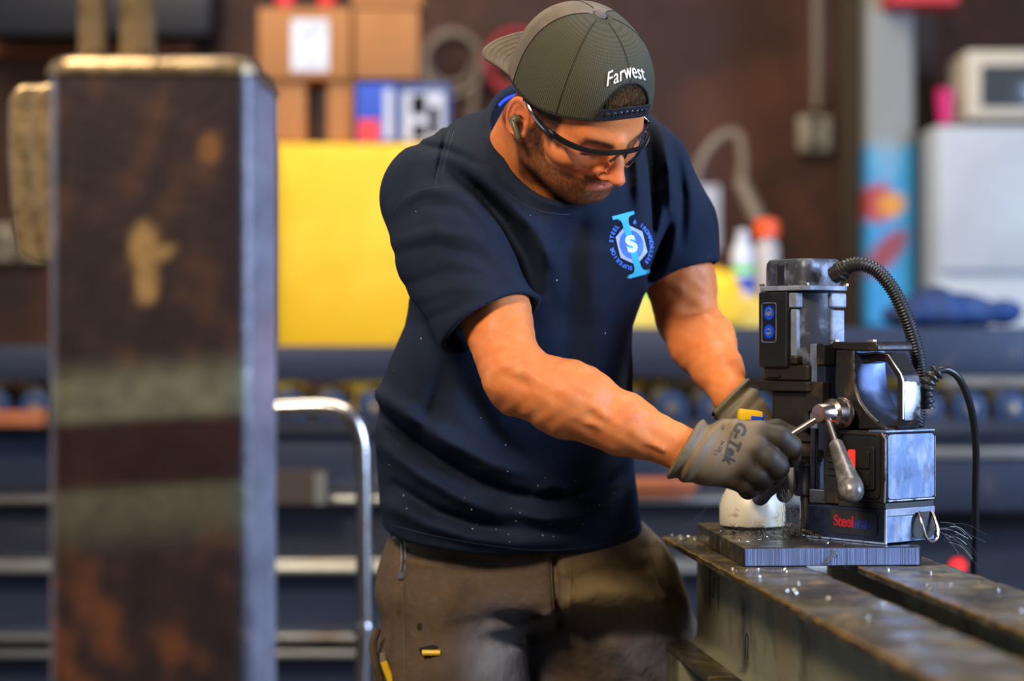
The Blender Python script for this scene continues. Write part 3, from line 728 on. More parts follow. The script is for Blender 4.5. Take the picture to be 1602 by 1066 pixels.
M['hub'] = mk('turned bright steel', (.46, .37, .31), .26, 1, var=[((.28, .19, .14), 30, .5, .7)])
M['lever'] = mk('lever rod steel', (.38, .33, .29), .3, 1, var=[((.35, .16, .10), 40, .55, .7)])
M['gripm'] = mk('worn grey lever grip', (.11, .10, .095), .36, .5, var=[((.26, .24, .22), 50, .48, .62), ((.25, .10, .07), 40, .62, .72)], bump=[(90, .2)])
M['navyb'] = mk('dirty navy base paint', (.010, .014, .035), .42, .2, var=[((.035, .045, .08), 30, .55, .7)], bump=[(60, .15)])
M['printred'] = mk('red lettering', (.42, .010, .02), .5, var=[((.02, .02, .03), 160, .52, .62)])
M['printblue'] = mk('blue lettering', (.01, .04, .38), .5, var=[((.02, .02, .03), 160, .50, .62)])
M['signblue'] = mk('blue safety sign', (.005, .06, .62), .45)
M['redlens'] = mk('lit red switch', (.8, .01, .01), .3, emit=((1, .02, .01), 2.2))
def D(mb, name, mat, bevel=.002, **k): return mb.build(name, mat, k.pop('parent', drill), bevel=bevel, **k)
BW, BL = .0975, .143
# magnet base
base = D(MB().box2((0, 0, 0), (BW, BL, .046)), 'magnet_base', M['navyb'], .003)
MB().box2((.002, -.0012, .002), (BW-.002, -.0002, .036), .0004).build('worn_lit_face', M['castrear'], base)
MB().box2((.001, -.0014, .037), (BW-.001, -.0002, .0465), .0005).build('worn_band', M['motorpale'], base)
# scuffed lower lip
D(MB().box2((-.0008, -.001, .0), (.0004, BL, .0022)).box2((-.001, -.0016, 0), (.0012, .0012, .046)), 'scuffed_edge', M['scuff'], 0, parent=base)
# base plate label
lp = MB().prism(rrect(.014, .098, .009, .041, .006), lambda p, q: (-.0012, p, q), lambda p, q: (-.0001, p, q)).build('brand_plate', M['blackpl'], base)
for s, x0, m in (('Steel', .0735, M['printred']), ('max', .0375, M['printblue'])):
    V, F = text_geo(s, .021, .9, bold=.0006)
    decal('lettering', V, F, lambda v: (-.0016, x0-v.x, .0255+v.y), m, lp)
# ring recess and D-ring
rcx = .074
D(MB().prism(rrect(.050, .096, .004, .040, .012), lambda p, q: (p, -.0022, q), lambda p, q: (p, -.0004, q)), 'ring_recess', M['blackpl'], 0, parent=base)
rp = [(.0615, -.004, .040), (.058, -.011, .030), (.058, -.015, .018), (.062, -.017, .006), (.072, -.018, .001), (.083, -.017, .005), (.088, -.014, .017), (.089, -.008, .030), (.0885, -.003, .040)]
D(MB().tube(spline(rp, 5), .0023, 10), 'd_ring', M['hub'], 0, parent=base, smooth=True)
# lower body: side slab with rounded corner, recessed control panel
body = MB(); zt0, zt1 = .047, .149
side = rrect(-.001, .090, zt0+.006, zt1, .008)
body.prism(side, lambda p, q: (0, p, q), lambda p, q: (BW, p, q))
bo = D(body, 'body', M['navyb'], .004, seg=3)
bo.data.materials.clear(); bo.data.materials.append(M['cast'])
MB().prism(rrect(.003, BW-.003, zt0+.012, zt1-.004, .006), lambda p, q: (p, -.0022, q), lambda p, q: (p, -.0008, q)).build('rear_panel', M['castrear'], bo, bevel=.0006)
ed = MB().tube([(-.0006, .001, zt0+.008), (-.0006, -.0005, .09), (-.0004, -.0004, zt1-.010), (-.0002, .006, zt1-.002)], .0016, 8)
ed.tube([(BW+.0003, -.0004, zt0+.012), (BW+.0003, -.0004, zt1-.008)], .0010, 8)
ed.tube([(.003, -.0012, zt0+.010), (BW-.003, -.0012, zt0+.010)], .0013, 8)
ed.build('scuffed_edge', M['scuff'], bo, smooth=True)
MB().box2((.001, .001, zt0-.0005), (BW-.001, .085, zt0+.007)).build('shadow_gap', M['blackpl'], bo)
MB().box2((.0, -.0012, zt1-.0015), (BW, .03, zt1+.0012), .001).build('worn_lit_top', M['castrear'], bo)
# front part of the body with ribs, beside the chuck
D(MB().box2((.004, .088, .047), (BW-.004, .117, .168)), 'front_housing', M['gear'], .003)
for k in range(4): D(MB().box2((.001, .088, .086+k*.009), (.006, .106, .090+k*.009)), 'vent_rib', M['gear'], .001)
# control panel
cp = D(MB().prism(rrect(.010, .078, .061, .143, .006), lambda p, q: (-.0012, p, q), lambda p, q: (.001, p, q)), 'control_panel', M['blackpl'], .0006)
fr_ = MB(); o_ = rrect(.009, .079, .060, .144, .007)
fr_.tube([(-.0016, p, q) for p, q in o_], .0009, 6, closed=True); fr_.build('panel_rim', M['gear'], cp, smooth=True)
y0, z0 = SA(1343, 698); y1, z1 = SA(1372, 767)
fr2 = MB().prism(rrect(y1+.001, y0+.002, z1, z0, .003), lambda p, q: (-.005, p, q), lambda p, q: (-.0012, p, q)).build('switch_frame', M['blackpl'], cp, bevel=.001)
for zz0, zz1, mt in ((.099, .122, M['blackpl']), (.076, .096, M['castrear'])):
    q = MB().prism(rrect(y1+.008, y0-.005, zz0, zz1, .002), lambda p, q: (-.0072, p, q), lambda p, q: (-.005, p, q)).build('push_button', M['gear'], fr2, bevel=.0008)
ry, rz_ = SA(1337, 718)
MB().prism(rrect(ry-.007, ry+.009, rz_-.013, rz_+.012, .003), lambda p, q: (-.0042, p, q), lambda p, q: (-.001, p, q)).build('red_switch', M['redlens'], cp, bevel=.001)
# column
ca0, ca1 = .016, .082
pf = [SA(*q, ca0) for q in ((1306, 546), (1304, 600), (1305, 618), (1312, 630), (1322, 638), (1328, 650), (1331, 664), (1338, 672))]
pk = [SA(*q, ca0) for q in ((1388, 676), (1372, 660), (1357, 645), (1345, 628), (1338, 608), (1335, 580), (1334, 545))]
polyc = pf+[(.008, .150)]+pk[1:]
col_ = MB().prism(polyc, lambda p, q: (ca0, p, q), lambda p, q: (ca1, p, q))
co_ = D(col_, 'column', M['cast'], .0045, seg=3, angle=28)
ee = MB().tube([(ca0+.0008, p-.0012, q) for p, q in pk[1:]], .0014, 8); ee.build('worn_or_glint_edge', M['scuff'], co_, smooth=True)
# bright rear saddle of the column, thin worn skin with cool daylight in its colour
sk = MB()
V = [];F = []
for p, q in pk:
    V += [(ca0+.004, p-.0016, q+.0006), (ca1-.004, p-.0016, q+.0006), (ca1-.004, p+.003, q), (ca0+.004, p+.003, q)]
n = len(pk)
for i in range(n-1):
    for k in range(4): F.append([i*4+k, i*4+(k+1) % 4, i*4+4+(k+1) % 4, i*4+4+k])
F += [[3, 2, 1, 0], [(n-1)*4+k for k in range(4)]]
sk.add(V, F); sk.build('saddle_face', mk('worn casting with daylight tint', (.07, .10, .20), .3, .6, var=[((.20, .26, .42), 12, .45, .65), ((.12, .08, .04), 10, .58, .7)]), co_, smooth=True, angle=60)
# top cap of the column
D(MB().prism([(pf[0][0]+.004, .2585), (pf[0][0]+.004, .268), (.030, .268), (.026, .262), (.026, .2555), (pk[-1][0]-.004, .2555)], lambda p, q: (ca0-.002, p, q), lambda p, q: (ca1+.002, p, q)), 'column_cap', M['cast'], .0025, seg=3)
for (x, y) in ((.03, .12), (.05, .07)): D(MB().lathe([(.007, .268), (.007, .2705), (.003, .271), (0, .2695)], (x, y, 0), 6), 'cap_screw', M['hub'], 0)
# handle, open loop behind the column
hp_ = [(.075, .249), (.045, .253), (.024, .2505), (.0015, .2245), (-.0010, .214), (-.0010, .164), (.006, .150)]
hw = .0095
hin = []
V = [];F = []
hx0, hx1 = .033, .069
for i, (y, z) in enumerate(hp_):
    a_ = Vector(hp_[max(0, i-1)]); b_ = Vector(hp_[min(len(hp_)-1, i+1)]); d = (b_-a_).normalized(); nn = Vector((-d.y, d.x))
    if nn.y < 0 and i < 4: nn = -nn
    nn = Vector((-d.y, d.x)); th = .0115
    if nn.dot(Vector((.045, .205))-Vector((y, z))) < 0: nn = -nn
    o = Vector((y, z)); inn = o+nn*th
    V += [(hx0, o.x, o.y), (hx1, o.x, o.y), (hx1, inn.x, inn.y), (hx0, inn.x, inn.y)]
n = len(hp_)
for i in range(n-1):
    for k in range(4): F.append([i*4+k, i*4+(k+1) % 4, i*4+4+(k+1) % 4, i*4+4+k])
F += [[3, 2, 1, 0], [(n-1)*4+k for k in range(4)]]
hm = MB(); hm.add(V, F); hob = D(hm, 'handle', M['cast'], .003, seg=3, angle=25)
MB().box2((hx0+.002, -.0026, .163), (hx1-.002, -.0008, .2145), .0012).build('worn_grip_face', M['scuff'], hob, smooth=True)
MB().box((.051, .0150, .2405), (.028, .030, .002), Matrix.Rotation(-math.atan2(.026, .0225), 3, 'X').inverted(), bev=.0005).build('grip_pad', M['blackpl'], hob)
MB().tube([(hx0, .073, .2505), (hx0-.0002, .045, .2535), (hx0-.0002, .0245, .2505), (hx0-.0002, .002, .225), (hx0, -.001, .214), (hx0, -.001, .165)], .0013, 8).build('worn_or_glint_edge', M['scuff'], hob, smooth=True)
# slide (dovetail) and bracket in front of the column
D(MB().box2((.012, .120, .118), (.086, .134, .262)), 'slide_block', M['navyb'], .002)
D(MB().box2((.010, .1345, .148), (.020, .147, .265)), 'slide_rail', M['castrear'], .0015)
D(MB().box2((.008, .118, .236), (.030, .1335, .2655)), 'slide_bracket', M['cast'], .002)
# motor carriage
MX, MY = .0435, .185
D(MB().prism(rrect(MX-.045, MX+.040, MY-.048, MY+.054, .008), lambda p, q: (p, q, .199), lambda p, q: (p, q, .213)), 'carriage_plate', M['gear'], .002)
D(MB().prism(rrect(MX-.040, MX+.038, MY-.042, MY+.050, .008), lambda p, q: (p, q, .2135), lambda p, q: (p, q, .236)), 'gearbox_top', M['gear'], .003)
D(MB().box2((MX-.043, MY+.012, .218), (MX-.039, MY+.036, .223)), 'vent_slot', M['blackpl'], .0008)
D(MB().prism(rrect(MX-.034, MX+.034, MY-.036, MY+.040, .010), lambda p, q: (p, q, .148), lambda p, q: (p, q, .199)), 'gearbox', M['gear'], .003)
D(MB().box2((.004, .118, .172), (.020, .150, .213)), 'carriage_arm', M['gear'], .002)
# motor housing: cylinder with a flat label box, cap on top
D(MB().lathe([(.036, .236), (.0385, .240), (.0385, .335), (.036, .338)], (MX, MY, 0), 40), 'motor_housing', M['motor'], 0, smooth=True)
D(MB().box2((MX-.046, MY-.006, .232), (MX-.012, MY+.050, .338)), 'label_box', M['blackpl'], .003)
lb = MB().prism(rrect(MY+.013, MY+.041, .267, .322, .004), lambda p, q: (MX-.0470, p, q), lambda p, q: (MX-.0462, p, q)).build('sign_plate', M['navyb'], drill)
MB().tube([(MX-.0473, p, q) for p, q in rrect(MY+.013, MY+.041, .267, .322, .004)], .0006, 6, closed=True).build('sign_border', M['motorpale'], lb)
for zc, kind in ((.308, 'ear'), (.282, 'eye')):
    cyy = MY+.027
    sg = MB().lathe([(.0098, 0), (.0098, .0004), (0, .0004)], (MX-.0471, cyy, zc), 28, (-1, 0, 0)).build('safety_sign', M['signblue'], lb)
    pc = MB(); wx = MX-.0478
    if kind == 'ear':
        pc.lathe([(.0035, 0), (.0035, .0003), (0, .0003)], (wx, cyy, zc-.001), 16, (-1, 0, 0))
        pc.tube([(wx, cyy+.005*math.cos(a), zc+.0005+.0055*math.sin(a)) for a in [math.pi*k/10 for k in range(11)]], .0008, 6)
        for s in (-1, 1): pc.box((wx, cyy+s*.005, zc-.0008), (.0006, .0022, .0042))
    else:
        pc.lathe([(.0052, 0), (.0052, .0003), (0, .0003)], (wx, cyy, zc), 18, (-1, 0, 0))
    pc.build('pictogram', M['motorpale'], sg)
    if kind == 'eye':
        pc = MB()
        for s in (-1, 1): pc.lathe([(.0019, 0), (.0019, .0004), (0, .0004)], (wx-.0004, cyy+s*.0021, zc+.0008), 12, (-1, 0, 0))
        pc.build('pictogram', M['signblue'], sg)
# ribs and blocks on the motor
D(MB().box2((MX-.040, MY-.019, .246), (MX-.026, MY-.0075, .313)), 'motor_rib', M['motorpale'], .0015)
D(MB().box2((MX-.043, MY-.022, .315), (MX-.024, MY-.0065, .336)), 'lug_block', M['motorpale'], .002)
D(MB().box2((MX-.043, MY-.022, .236), (MX-.024, MY-.0065, .249)), 'lug_block', M['cast'], .003)
D(MB().box2((MX+.008, MY-.0405, .255), (MX+.034, MY-.020, .312)), 'motor_rib', M['motorpale'], .002)
D(MB().box2((MX+.004, MY-.043, .315), (MX+.036, MY-.018, .336)), 'lug_block', M['motorpale'], .003)
# flange and cap
D(MB().prism(rrect(MX-.047, MX+.040, MY-.046, MY+.052, .012), lambda p, q: (p, q, .3385), lambda p, q: (p, q, .3455)), 'flange', M['motorpale'], .0015)
cap_ = MB(); pr = [(1.0, .346), (1.0, .368), (.985, .377), (.93, .3815), (.85, .383)]
base_o = rrect(MX-.043, MX+.037, MY-.040, MY+.047, .017, 6); Vv = []
for k, z in pr:
    for (x, y) in base_o: Vv.append((MX+(x-MX)*k, MY+(y-MY)*k, z))
mm = len(base_o); Ff = [[i*mm+k, i*mm+(k+1) % mm, (i+1)*mm+(k+1) % mm, (i+1)*mm+k] for i in range(len(pr)-1) for k in range(mm)]
Ff += [list(range(mm))[::-1], [(len(pr)-1)*mm+k for k in range(mm)]]
cap_.add(Vv, Ff); D(cap_, 'motor_cap', M['motor'], 0, smooth=True)
for y in (MY-.002, MY+.016): D(MB().box2((MX-.0455, y-.0025, .346), (MX-.040, y+.0025, .378)), 'cap_rib', M['motor'], .0015)
D(MB().box2((MX-.0435, MY+.001, .347), (MX-.0425, MY+.013, .374)), 'cap_slot', M['blackpl'], 0)
for (x, y) in ((MX-.042, MY+.046), (MX-.042, MY-.04), (MX+.036, MY-.04)): D(MB().lathe([(.004, .3455), (.004, .349), (.001, .349), (0, .348)], (x, y, 0), 6), 'flange_screw', M['hub'], 0)
# spindle, chuck, cutter
D(MB().lathe([(.022, .100), (.0225, .104), (.026, .108), (.026, .126), (.030, .130), (.030, .1478), (0, .148)], (MX, MY, 0), 32), 'spindle_nose', M['gear'], 0, smooth=True)
D(MB().lathe([(.008, .0505), (.0165, .052), (.0185, .056), (.0185, .092), (.0200, .094), (.0200, .0995), (.012, .1)], (MX, MY, 0), 36), 'chuck', M['chuck'], 0, smooth=True)
D(MB().lathe([(.0095, .0), (.0095, .05), (0, .051)], (MX, MY, 0), 24), 'annular_cutter', M['hub'], 0, smooth=True)
D(MB().cyl((.010, .140, .056), (.010, .140, .148), .0042, 16), 'guide_rod', M['chuck'], 0, smooth=True)
D(MB().box2((.004, .112, .0465), (.050, .1425, .066)), 'guard_bracket', M['hub'], .0015)
# hub and levers
def W2L(p): return Matrix.Rotation(-rzD, 3, 'Z')@(Vector(p)-D0)
hc = Vector((0, .0767, .172))
D(MB().lathe([(.0, 0), (.0215, 0), (.0215, .003), (.0205, .0045), (.0190, .006), (.0195, .022), (.0175, .024), (.0150, .026), (.0125, .046), (.0118, .047), (0, .0472)], hc, 40, (-1, 0, 0)), 'feed_hub', M['hub'], 0, smooth=True, angle=30)
def lever(px, py, a_end, rod, r0, r1, name):
    s = hc+Vector((-.033, 0, 0)); e = Vector((a_end, *SA(px, py, a_end)))
    d = (e-s).normalized(); t = MB().cyl(s+d*.008, e, .0047, 16).build('lever_rod', M['lever'], drill, smooth=True)
    g0 = s+d*rod
    g = MB().lathe([(0, 0), (.0065, .0), (.0095, .004), (.0105, .02), (.0140, .062), (.0162, .076), (.0160, .084), (.0145, .0915), (.0115, .0965), (.0070, .0995), (.0030, .1008), (0, .101)], g0, 28, d)
    g.build('lever_grip', M['gripm'], t, smooth=True); return e, d
lever(1317, 722, -.060, .052, 0, 0, 'down')
hs = hc+Vector((-.033, 0, 0)); he = W2L(P(1163, 728, 2.822)); hd_ = (he-hs).normalized()
hr = MB().cyl(hs+hd_*.008, hs+hd_*.075, .0047, 16).build('lever_rod', M['lever'], drill, smooth=True)
MB().lathe([(0, 0), (.0065, .0), (.0095, .004), (.0100, .02), (.0115, .062), (.0120, .080), (.011, .091), (.0085, .0965), (0, .098)], hs+hd_*.062, 28, hd_).build('lever_grip', M['gripm'], hr, smooth=True)
D(MB().lathe([(.006, -.002), (.0075, .002), (.006, .006)], hc+Vector((-.033, 0, .0)), 12, (0, -.35, .94)), 'hub_collar', M['hub'], 0, smooth=True)
# conduits and glands
def W2L(p): return Matrix.Rotation(-rzD, 3, 'Z')@(Vector(p)-D0)
def corr(pts, r, pitch=.0035, amp=.12, n=14):
    sp = spline(pts, 40); L = [0]
    for a_, b_ in zip(sp[:-1], sp[1:]): L.append(L[-1]+(b_-a_).length)
    N = int(L[-1]/pitch*4); out = []; rr = []
    j = 0
    for k in range(N+1):
        s = L[-1]*k/N
        while j < len(L)-2 and L[j+1] < s: j += 1
        t = (s-L[j])/max(L[j+1]-L[j], 1e-9); out.append(sp[j].lerp(sp[j+1], t)); rr.append(r*(1+amp*(1 if k % 4 in (0, 1) else -1)*.5))
    return MB().tube(out, rr, n)
gl = W2L(P(1311, 426, 2.895))
cpts = [(1313, 426, 2.893), (1328, 416, 2.886), (1349, 414, 2.88), (1372, 424, 2.88), (1396, 452, 2.88), (1414, 488, 2.88), (1427, 524, 2.885), (1436, 560, 2.89), (1440, 600, 2.895), (1437, 640, 2.895), (1434, 668, 2.89)]
D(corr([W2L(P(*q)) for q in cpts], .0096, .0042, .2), 'corrugated_conduit', M['rubber'], 0, smooth=True, angle=80)
D(MB().lathe([(.0125, -.006), (.0125, .004), (.0145, .005), (.0145, .010), (.0118, .012), (.0118, .018), (.008, .019)], W2L(P(1309, 428, 2.90)), 8, W2L(P(1328, 417, 2.886))-W2L(P(1309, 428, 2.90))), 'cable_gland', M['rubber'], 0)
# strain relief boot and cable
D(corr([W2L(P(*q)) for q in ((1450, 640, 2.865), (1449, 620, 2.865), (1451, 602, 2.865), (1459, 588, 2.865), (1468, 580, 2.865))], .0098, .0088, .34, 16), 'strain_relief', M['rubber'], 0, smooth=True, angle=80)
D(MB().lathe([(.0105, 0), (.0105, .009), (.0085, .010), (.0085, .016), (.0098, .017), (.0098, .032), (.006, .034)], (.078, .024, .150), 8, (0, 0, 1)), 'cable_gland', M['chuck'], 0)
cab = [(1466, 581, 2.865), (1482, 579, 2.87), (1500, 592, 2.88), (1514, 622, 2.90), (1523, 660, 2.93), (1527, 710, 2.97), (1526, 770, 3.0), (1526, 830, 3.03), (1524, 890, 3.06), (1526, 960, 3.08), (1530, 1100, 3.1), (1540, 1300, 3.15)]
D(MB().tube([W2L(q) for q in spline([P(*q) for q in cab], 8)], .0051, 12), 'power_cable', M['cable'], 0, smooth=True)

# ---- spray bottle for cutting oil on the plate behind the gloves
M['milky'] = mk('milky stained plastic', (.66, .60, .47), .38, var=[((.50, .34, .16), 18, .50, .68), ((.30, .22, .15), 40, .6, .7)], sss=.1)
M['yplastic'] = mk('yellow trigger plastic', (.85, .50, .01), .35)
M['bplastic'] = mk('blue nozzle plastic', (.01, .07, .50), .35)
bt = thing('spray_bottle', 'milky oil squirt bottle with yellow and blue sprayer head held in the left glove', 'bottle', P(1177, 824, 3.055)); bt.location.z = TOP+.0004
MB().lathe([(.040, 0), (.0465, .003), (.0475, .010), (.0475, .030), (.043, .045), (.033, .062), (.022, .080), (.0145, .092), (.0145, .100), (0, .1)], n=40).build('body', M['milky'], bt, smooth=True)
MB().lathe([(.0160, .098), (.0165, .100), (.0165, .116), (.012, .118), (0, .118)], n=20).build('collar', M['bplastic'], bt, smooth=True)
hd = bt.location
top_ = P(1173, 651, 2.925)-hd
sp_ = MB().tube([(0, 0, .117), (0, -.02, .130), (top_.x*.5, -.09, top_.z*.93), top_-Vector((0, -.004, .003))], [.009, .008, .007, .007], 12).build('sprayer_stem', M['yplastic'], bt, smooth=True)
hbx = MB().box(top_, (.034, .028, .017), Matrix.Rotation(.12, 3, 'Y'), bev=.005); ho = hbx.build('sprayer_head', M['yplastic'], bt, smooth=True)
MB().box(top_+Vector((.0175, -.004, -.002)), (.003, .020, .010), Matrix.Rotation(.12, 3, 'Y'), bev=.001).build('nozzle', M['bplastic'], ho, smooth=True)
MB().box(top_+Vector((.008, -.0145, -.003)), (.016, .003, .006), Matrix.Rotation(.12, 3, 'Y'), bev=.001).build('nozzle', M['bplastic'], ho, smooth=True)

# ---- swarf
def curl(mb, c, r, turns, ln, th, d=None, n=10):
    ax = d or Vector((random.uniform(-1, 1), random.uniform(-1, 1), random.uniform(-.2, .5))).normalized(); X = ax.orthogonal().normalized(); Y = ax.cross(X); N = max(5, int(turns*n))
    mb.tube([c+X*(r*math.cos(2*math.pi*turns*k/N))+Y*(r*math.sin(2*math.pi*turns*k/N))+ax*(ln*k/N) for k in range(N+1)], th, 4, cap=False)
def onplate(x, y): return po.matrix_basis@Vector((x, y, .0253))
cutp = D0+vD*MX+uD*MY; cutp.z = TOP
ms = (MB(), MB())
for k in range(250):
    if k < 130:
        a = random.uniform(0, 6.28); rr = abs(random.gauss(0, .045)); x, y = cutp.x+rr*math.cos(a)-.02, cutp.y+rr*math.sin(a)-.02
    elif k < 185: x, y = random.gauss(.335, .018), random.gauss(2.98, .04)
    else: x, y = random.uniform(.29, .5), random.uniform(2.77, 3.1)
    q = po.matrix_basis.inverted()@Vector((x, y, TOP))
    if not (.004 < q.x < L_-.004 and .004 < q.y < plen-.004): continue
    loc = Vector((x, y, TOP+random.uniform(.001, .004)))
    curl(ms[0 if random.random() < .45 else 1], loc, random.uniform(.0010, .0032), random.uniform(.4, 1.8), random.uniform(0, .010), random.uniform(.0002, .0005), n=8)
for k in range(22):
    loc = cutp+Vector((random.gauss(-.012, .012), random.gauss(-.012, .01), random.uniform(.005, .032)))
    curl(ms[k % 2], loc, random.uniform(.002, .006), random.uniform(.4, 1.2), random.uniform(0, .012), .00035)
for i, nm in enumerate(('metal_shavings', 'metal_shavings')):
    o = ms[i].build(nm, M['chip'] if i == 0 else M['chipdark'], None)
    tag(o, ['bright curled steel shavings scattered on the plate round the cutter', 'dark curled steel shavings scattered on the plate round the cutter'][i], 'shavings', kind='stuff')
mb = MB()
for k in range(64):
    f = (fl1 if k % 3 else fl2); wv = random.uniform(.006, .105); ln = random.uniform(.35, 1.1) if k % 3 else random.uniform(.3, .9)
    if k < 22: f, wv, ln = fl1, random.uniform(.004, .05), random.uniform(.005, .09)
    loc = f+R2*wv-U2*ln; loc.z = bz+.0015
    if k % 2: curl(mb, loc, random.uniform(.001, .0035), random.uniform(.4, 1.4), .003, .0005, n=8)
    else: mb.box(loc, (random.uniform(.0008, .0028), random.uniform(.0008, .0028), .0012), Matrix.Rotation(random.random()*3, 3, 'Z'))
tag(mb.build('metal_crumbs', M['chip'], None), 'bright steel crumbs and curls strewn on the two beams', 'shavings', kind='stuff')
# long twisted shaving in front of the cutter
for k, (q0, q1, la) in enumerate((((1226, 819, 2.93), (1286, 846, 2.87), 'long twisted golden shaving lying left of the cutter'), ((1255, 846, 2.865), (1277, 828, 2.90), 'short twisted shaving crossing the long one'))):
    a_, b_ = P(*q0), P(*q1); a_.z = TOP+.012; b_.z = TOP+.004; d = b_-a_; L = d.length; d.normalize(); X = d.orthogonal().normalized(); Y = d.cross(X); N = 90; t = MB()
    t.tube([a_+d*(L*i/N)+(X*math.cos(i*1.05)+Y*math.sin(i*1.05))*.0013 for i in range(N+1)], .0008, 5)
    tag(t.build('twisted_shaving', mk('straw coloured steel', (.75, .58, .34), .25, 1), None, smooth=True), la, 'shaving')
# hair-thin wires of swarf
th = MB()
for k in range(14):
    a_ = P(1462+random.uniform(-5, 25), 828+random.uniform(-15, 25), 2.83); b_ = a_+Vector((random.uniform(.03, .06), random.uniform(0, .03), -random.uniform(.004, .04)))
    m_ = (a_+b_)/2+Vector((0, 0, .006)); th.tube(spline([a_, m_, b_], 5), .00022, 4, cap=False)
for k in range(26):
    a_ = P(1228+random.uniform(-8, 14), 770+random.uniform(-8, 10), 2.92); b_ = P(1240+random.uniform(-18, 20), 832, 2.90); b_.z = TOP+.002
    th.tube(spline([a_, (a_+b_)/2+Vector((random.gauss(0, .003), 0, random.gauss(0, .004))), b_], 5), .0002, 4, cap=False)
for k in range(5):
    a_ = P(1060+7*k, 838-3*k, 3.1); th.tube(spline([a_, a_+Vector((.006, 0, .013)), a_+Vector((.018, 0, .017+.004*k))], 5), .0002, 4, cap=False)
tag(th.build('fine_wires', M['chip'], None), 'hair-thin steel wires trailing from the cutter and drill base', 'shavings', kind='stuff')
# ================================================================== the man
def pz(px, py, Y): return P(px, py, Y)
def pxof(x, y): return 801+FPX*x/y
def pyof(z, y): return 533-FPX*(z-CAMH)/y
person = thing('person', 'man in navy t-shirt, backward cap, safety glasses and work gloves leaning over the drill', 'person', (P(800, 900, 3.17).x, 3.17, 0))
PL = person.location
def pchild(o, keep=True):
    o.parent = person; o.matrix_parent_inverse = Matrix.Translation(-PL); return o

# head frame: R = his right, F = face direction, U = crown
psi, phi, rho = map(math.radians, (41.3, 39.2, 11.6))
F_ = Vector((math.sin(psi)*math.cos(phi), -math.cos(psi)*math.cos(phi), -math.sin(phi)))
U_0 = Vector((math.sin(psi)*math.sin(phi), -math.cos(psi)*math.sin(phi), math.cos(phi)))
R_0 = Vector((-math.cos(psi), -math.sin(psi), 0))
R_ = R_0*math.cos(rho)-U_0*math.sin(rho); U_ = U_0*math.cos(rho)+R_0*math.sin(rho)
HC = Vector((.083, 2.90, CAMH+.309))
def H(r, f, u): return HC+R_*r+F_*f+U_*u
HM = np.array([R_, F_, U_], np.float32)
def tolocal(p):
    x, y, z = p.x-HC.x, p.y-HC.y, p.z-HC.z
    return Pts(x*R_.x+y*R_.y+z*R_.z, x*F_.x+y*F_.y+z*F_.z, x*U_.x+y*U_.y+z*U_.z)
# joints
RS = P(672, 300, 2.97); LS = P(1008, 270, 3.13)
RE = P(806, 590, 2.79); RW = P(1066, 702, 2.79)
LE = P(1082, 500, 3.16); LW = P(1146, 622, 3.00)
RE2 = RE+Vector((0, 0, 0))
NB = P(832, 300, 3.04)

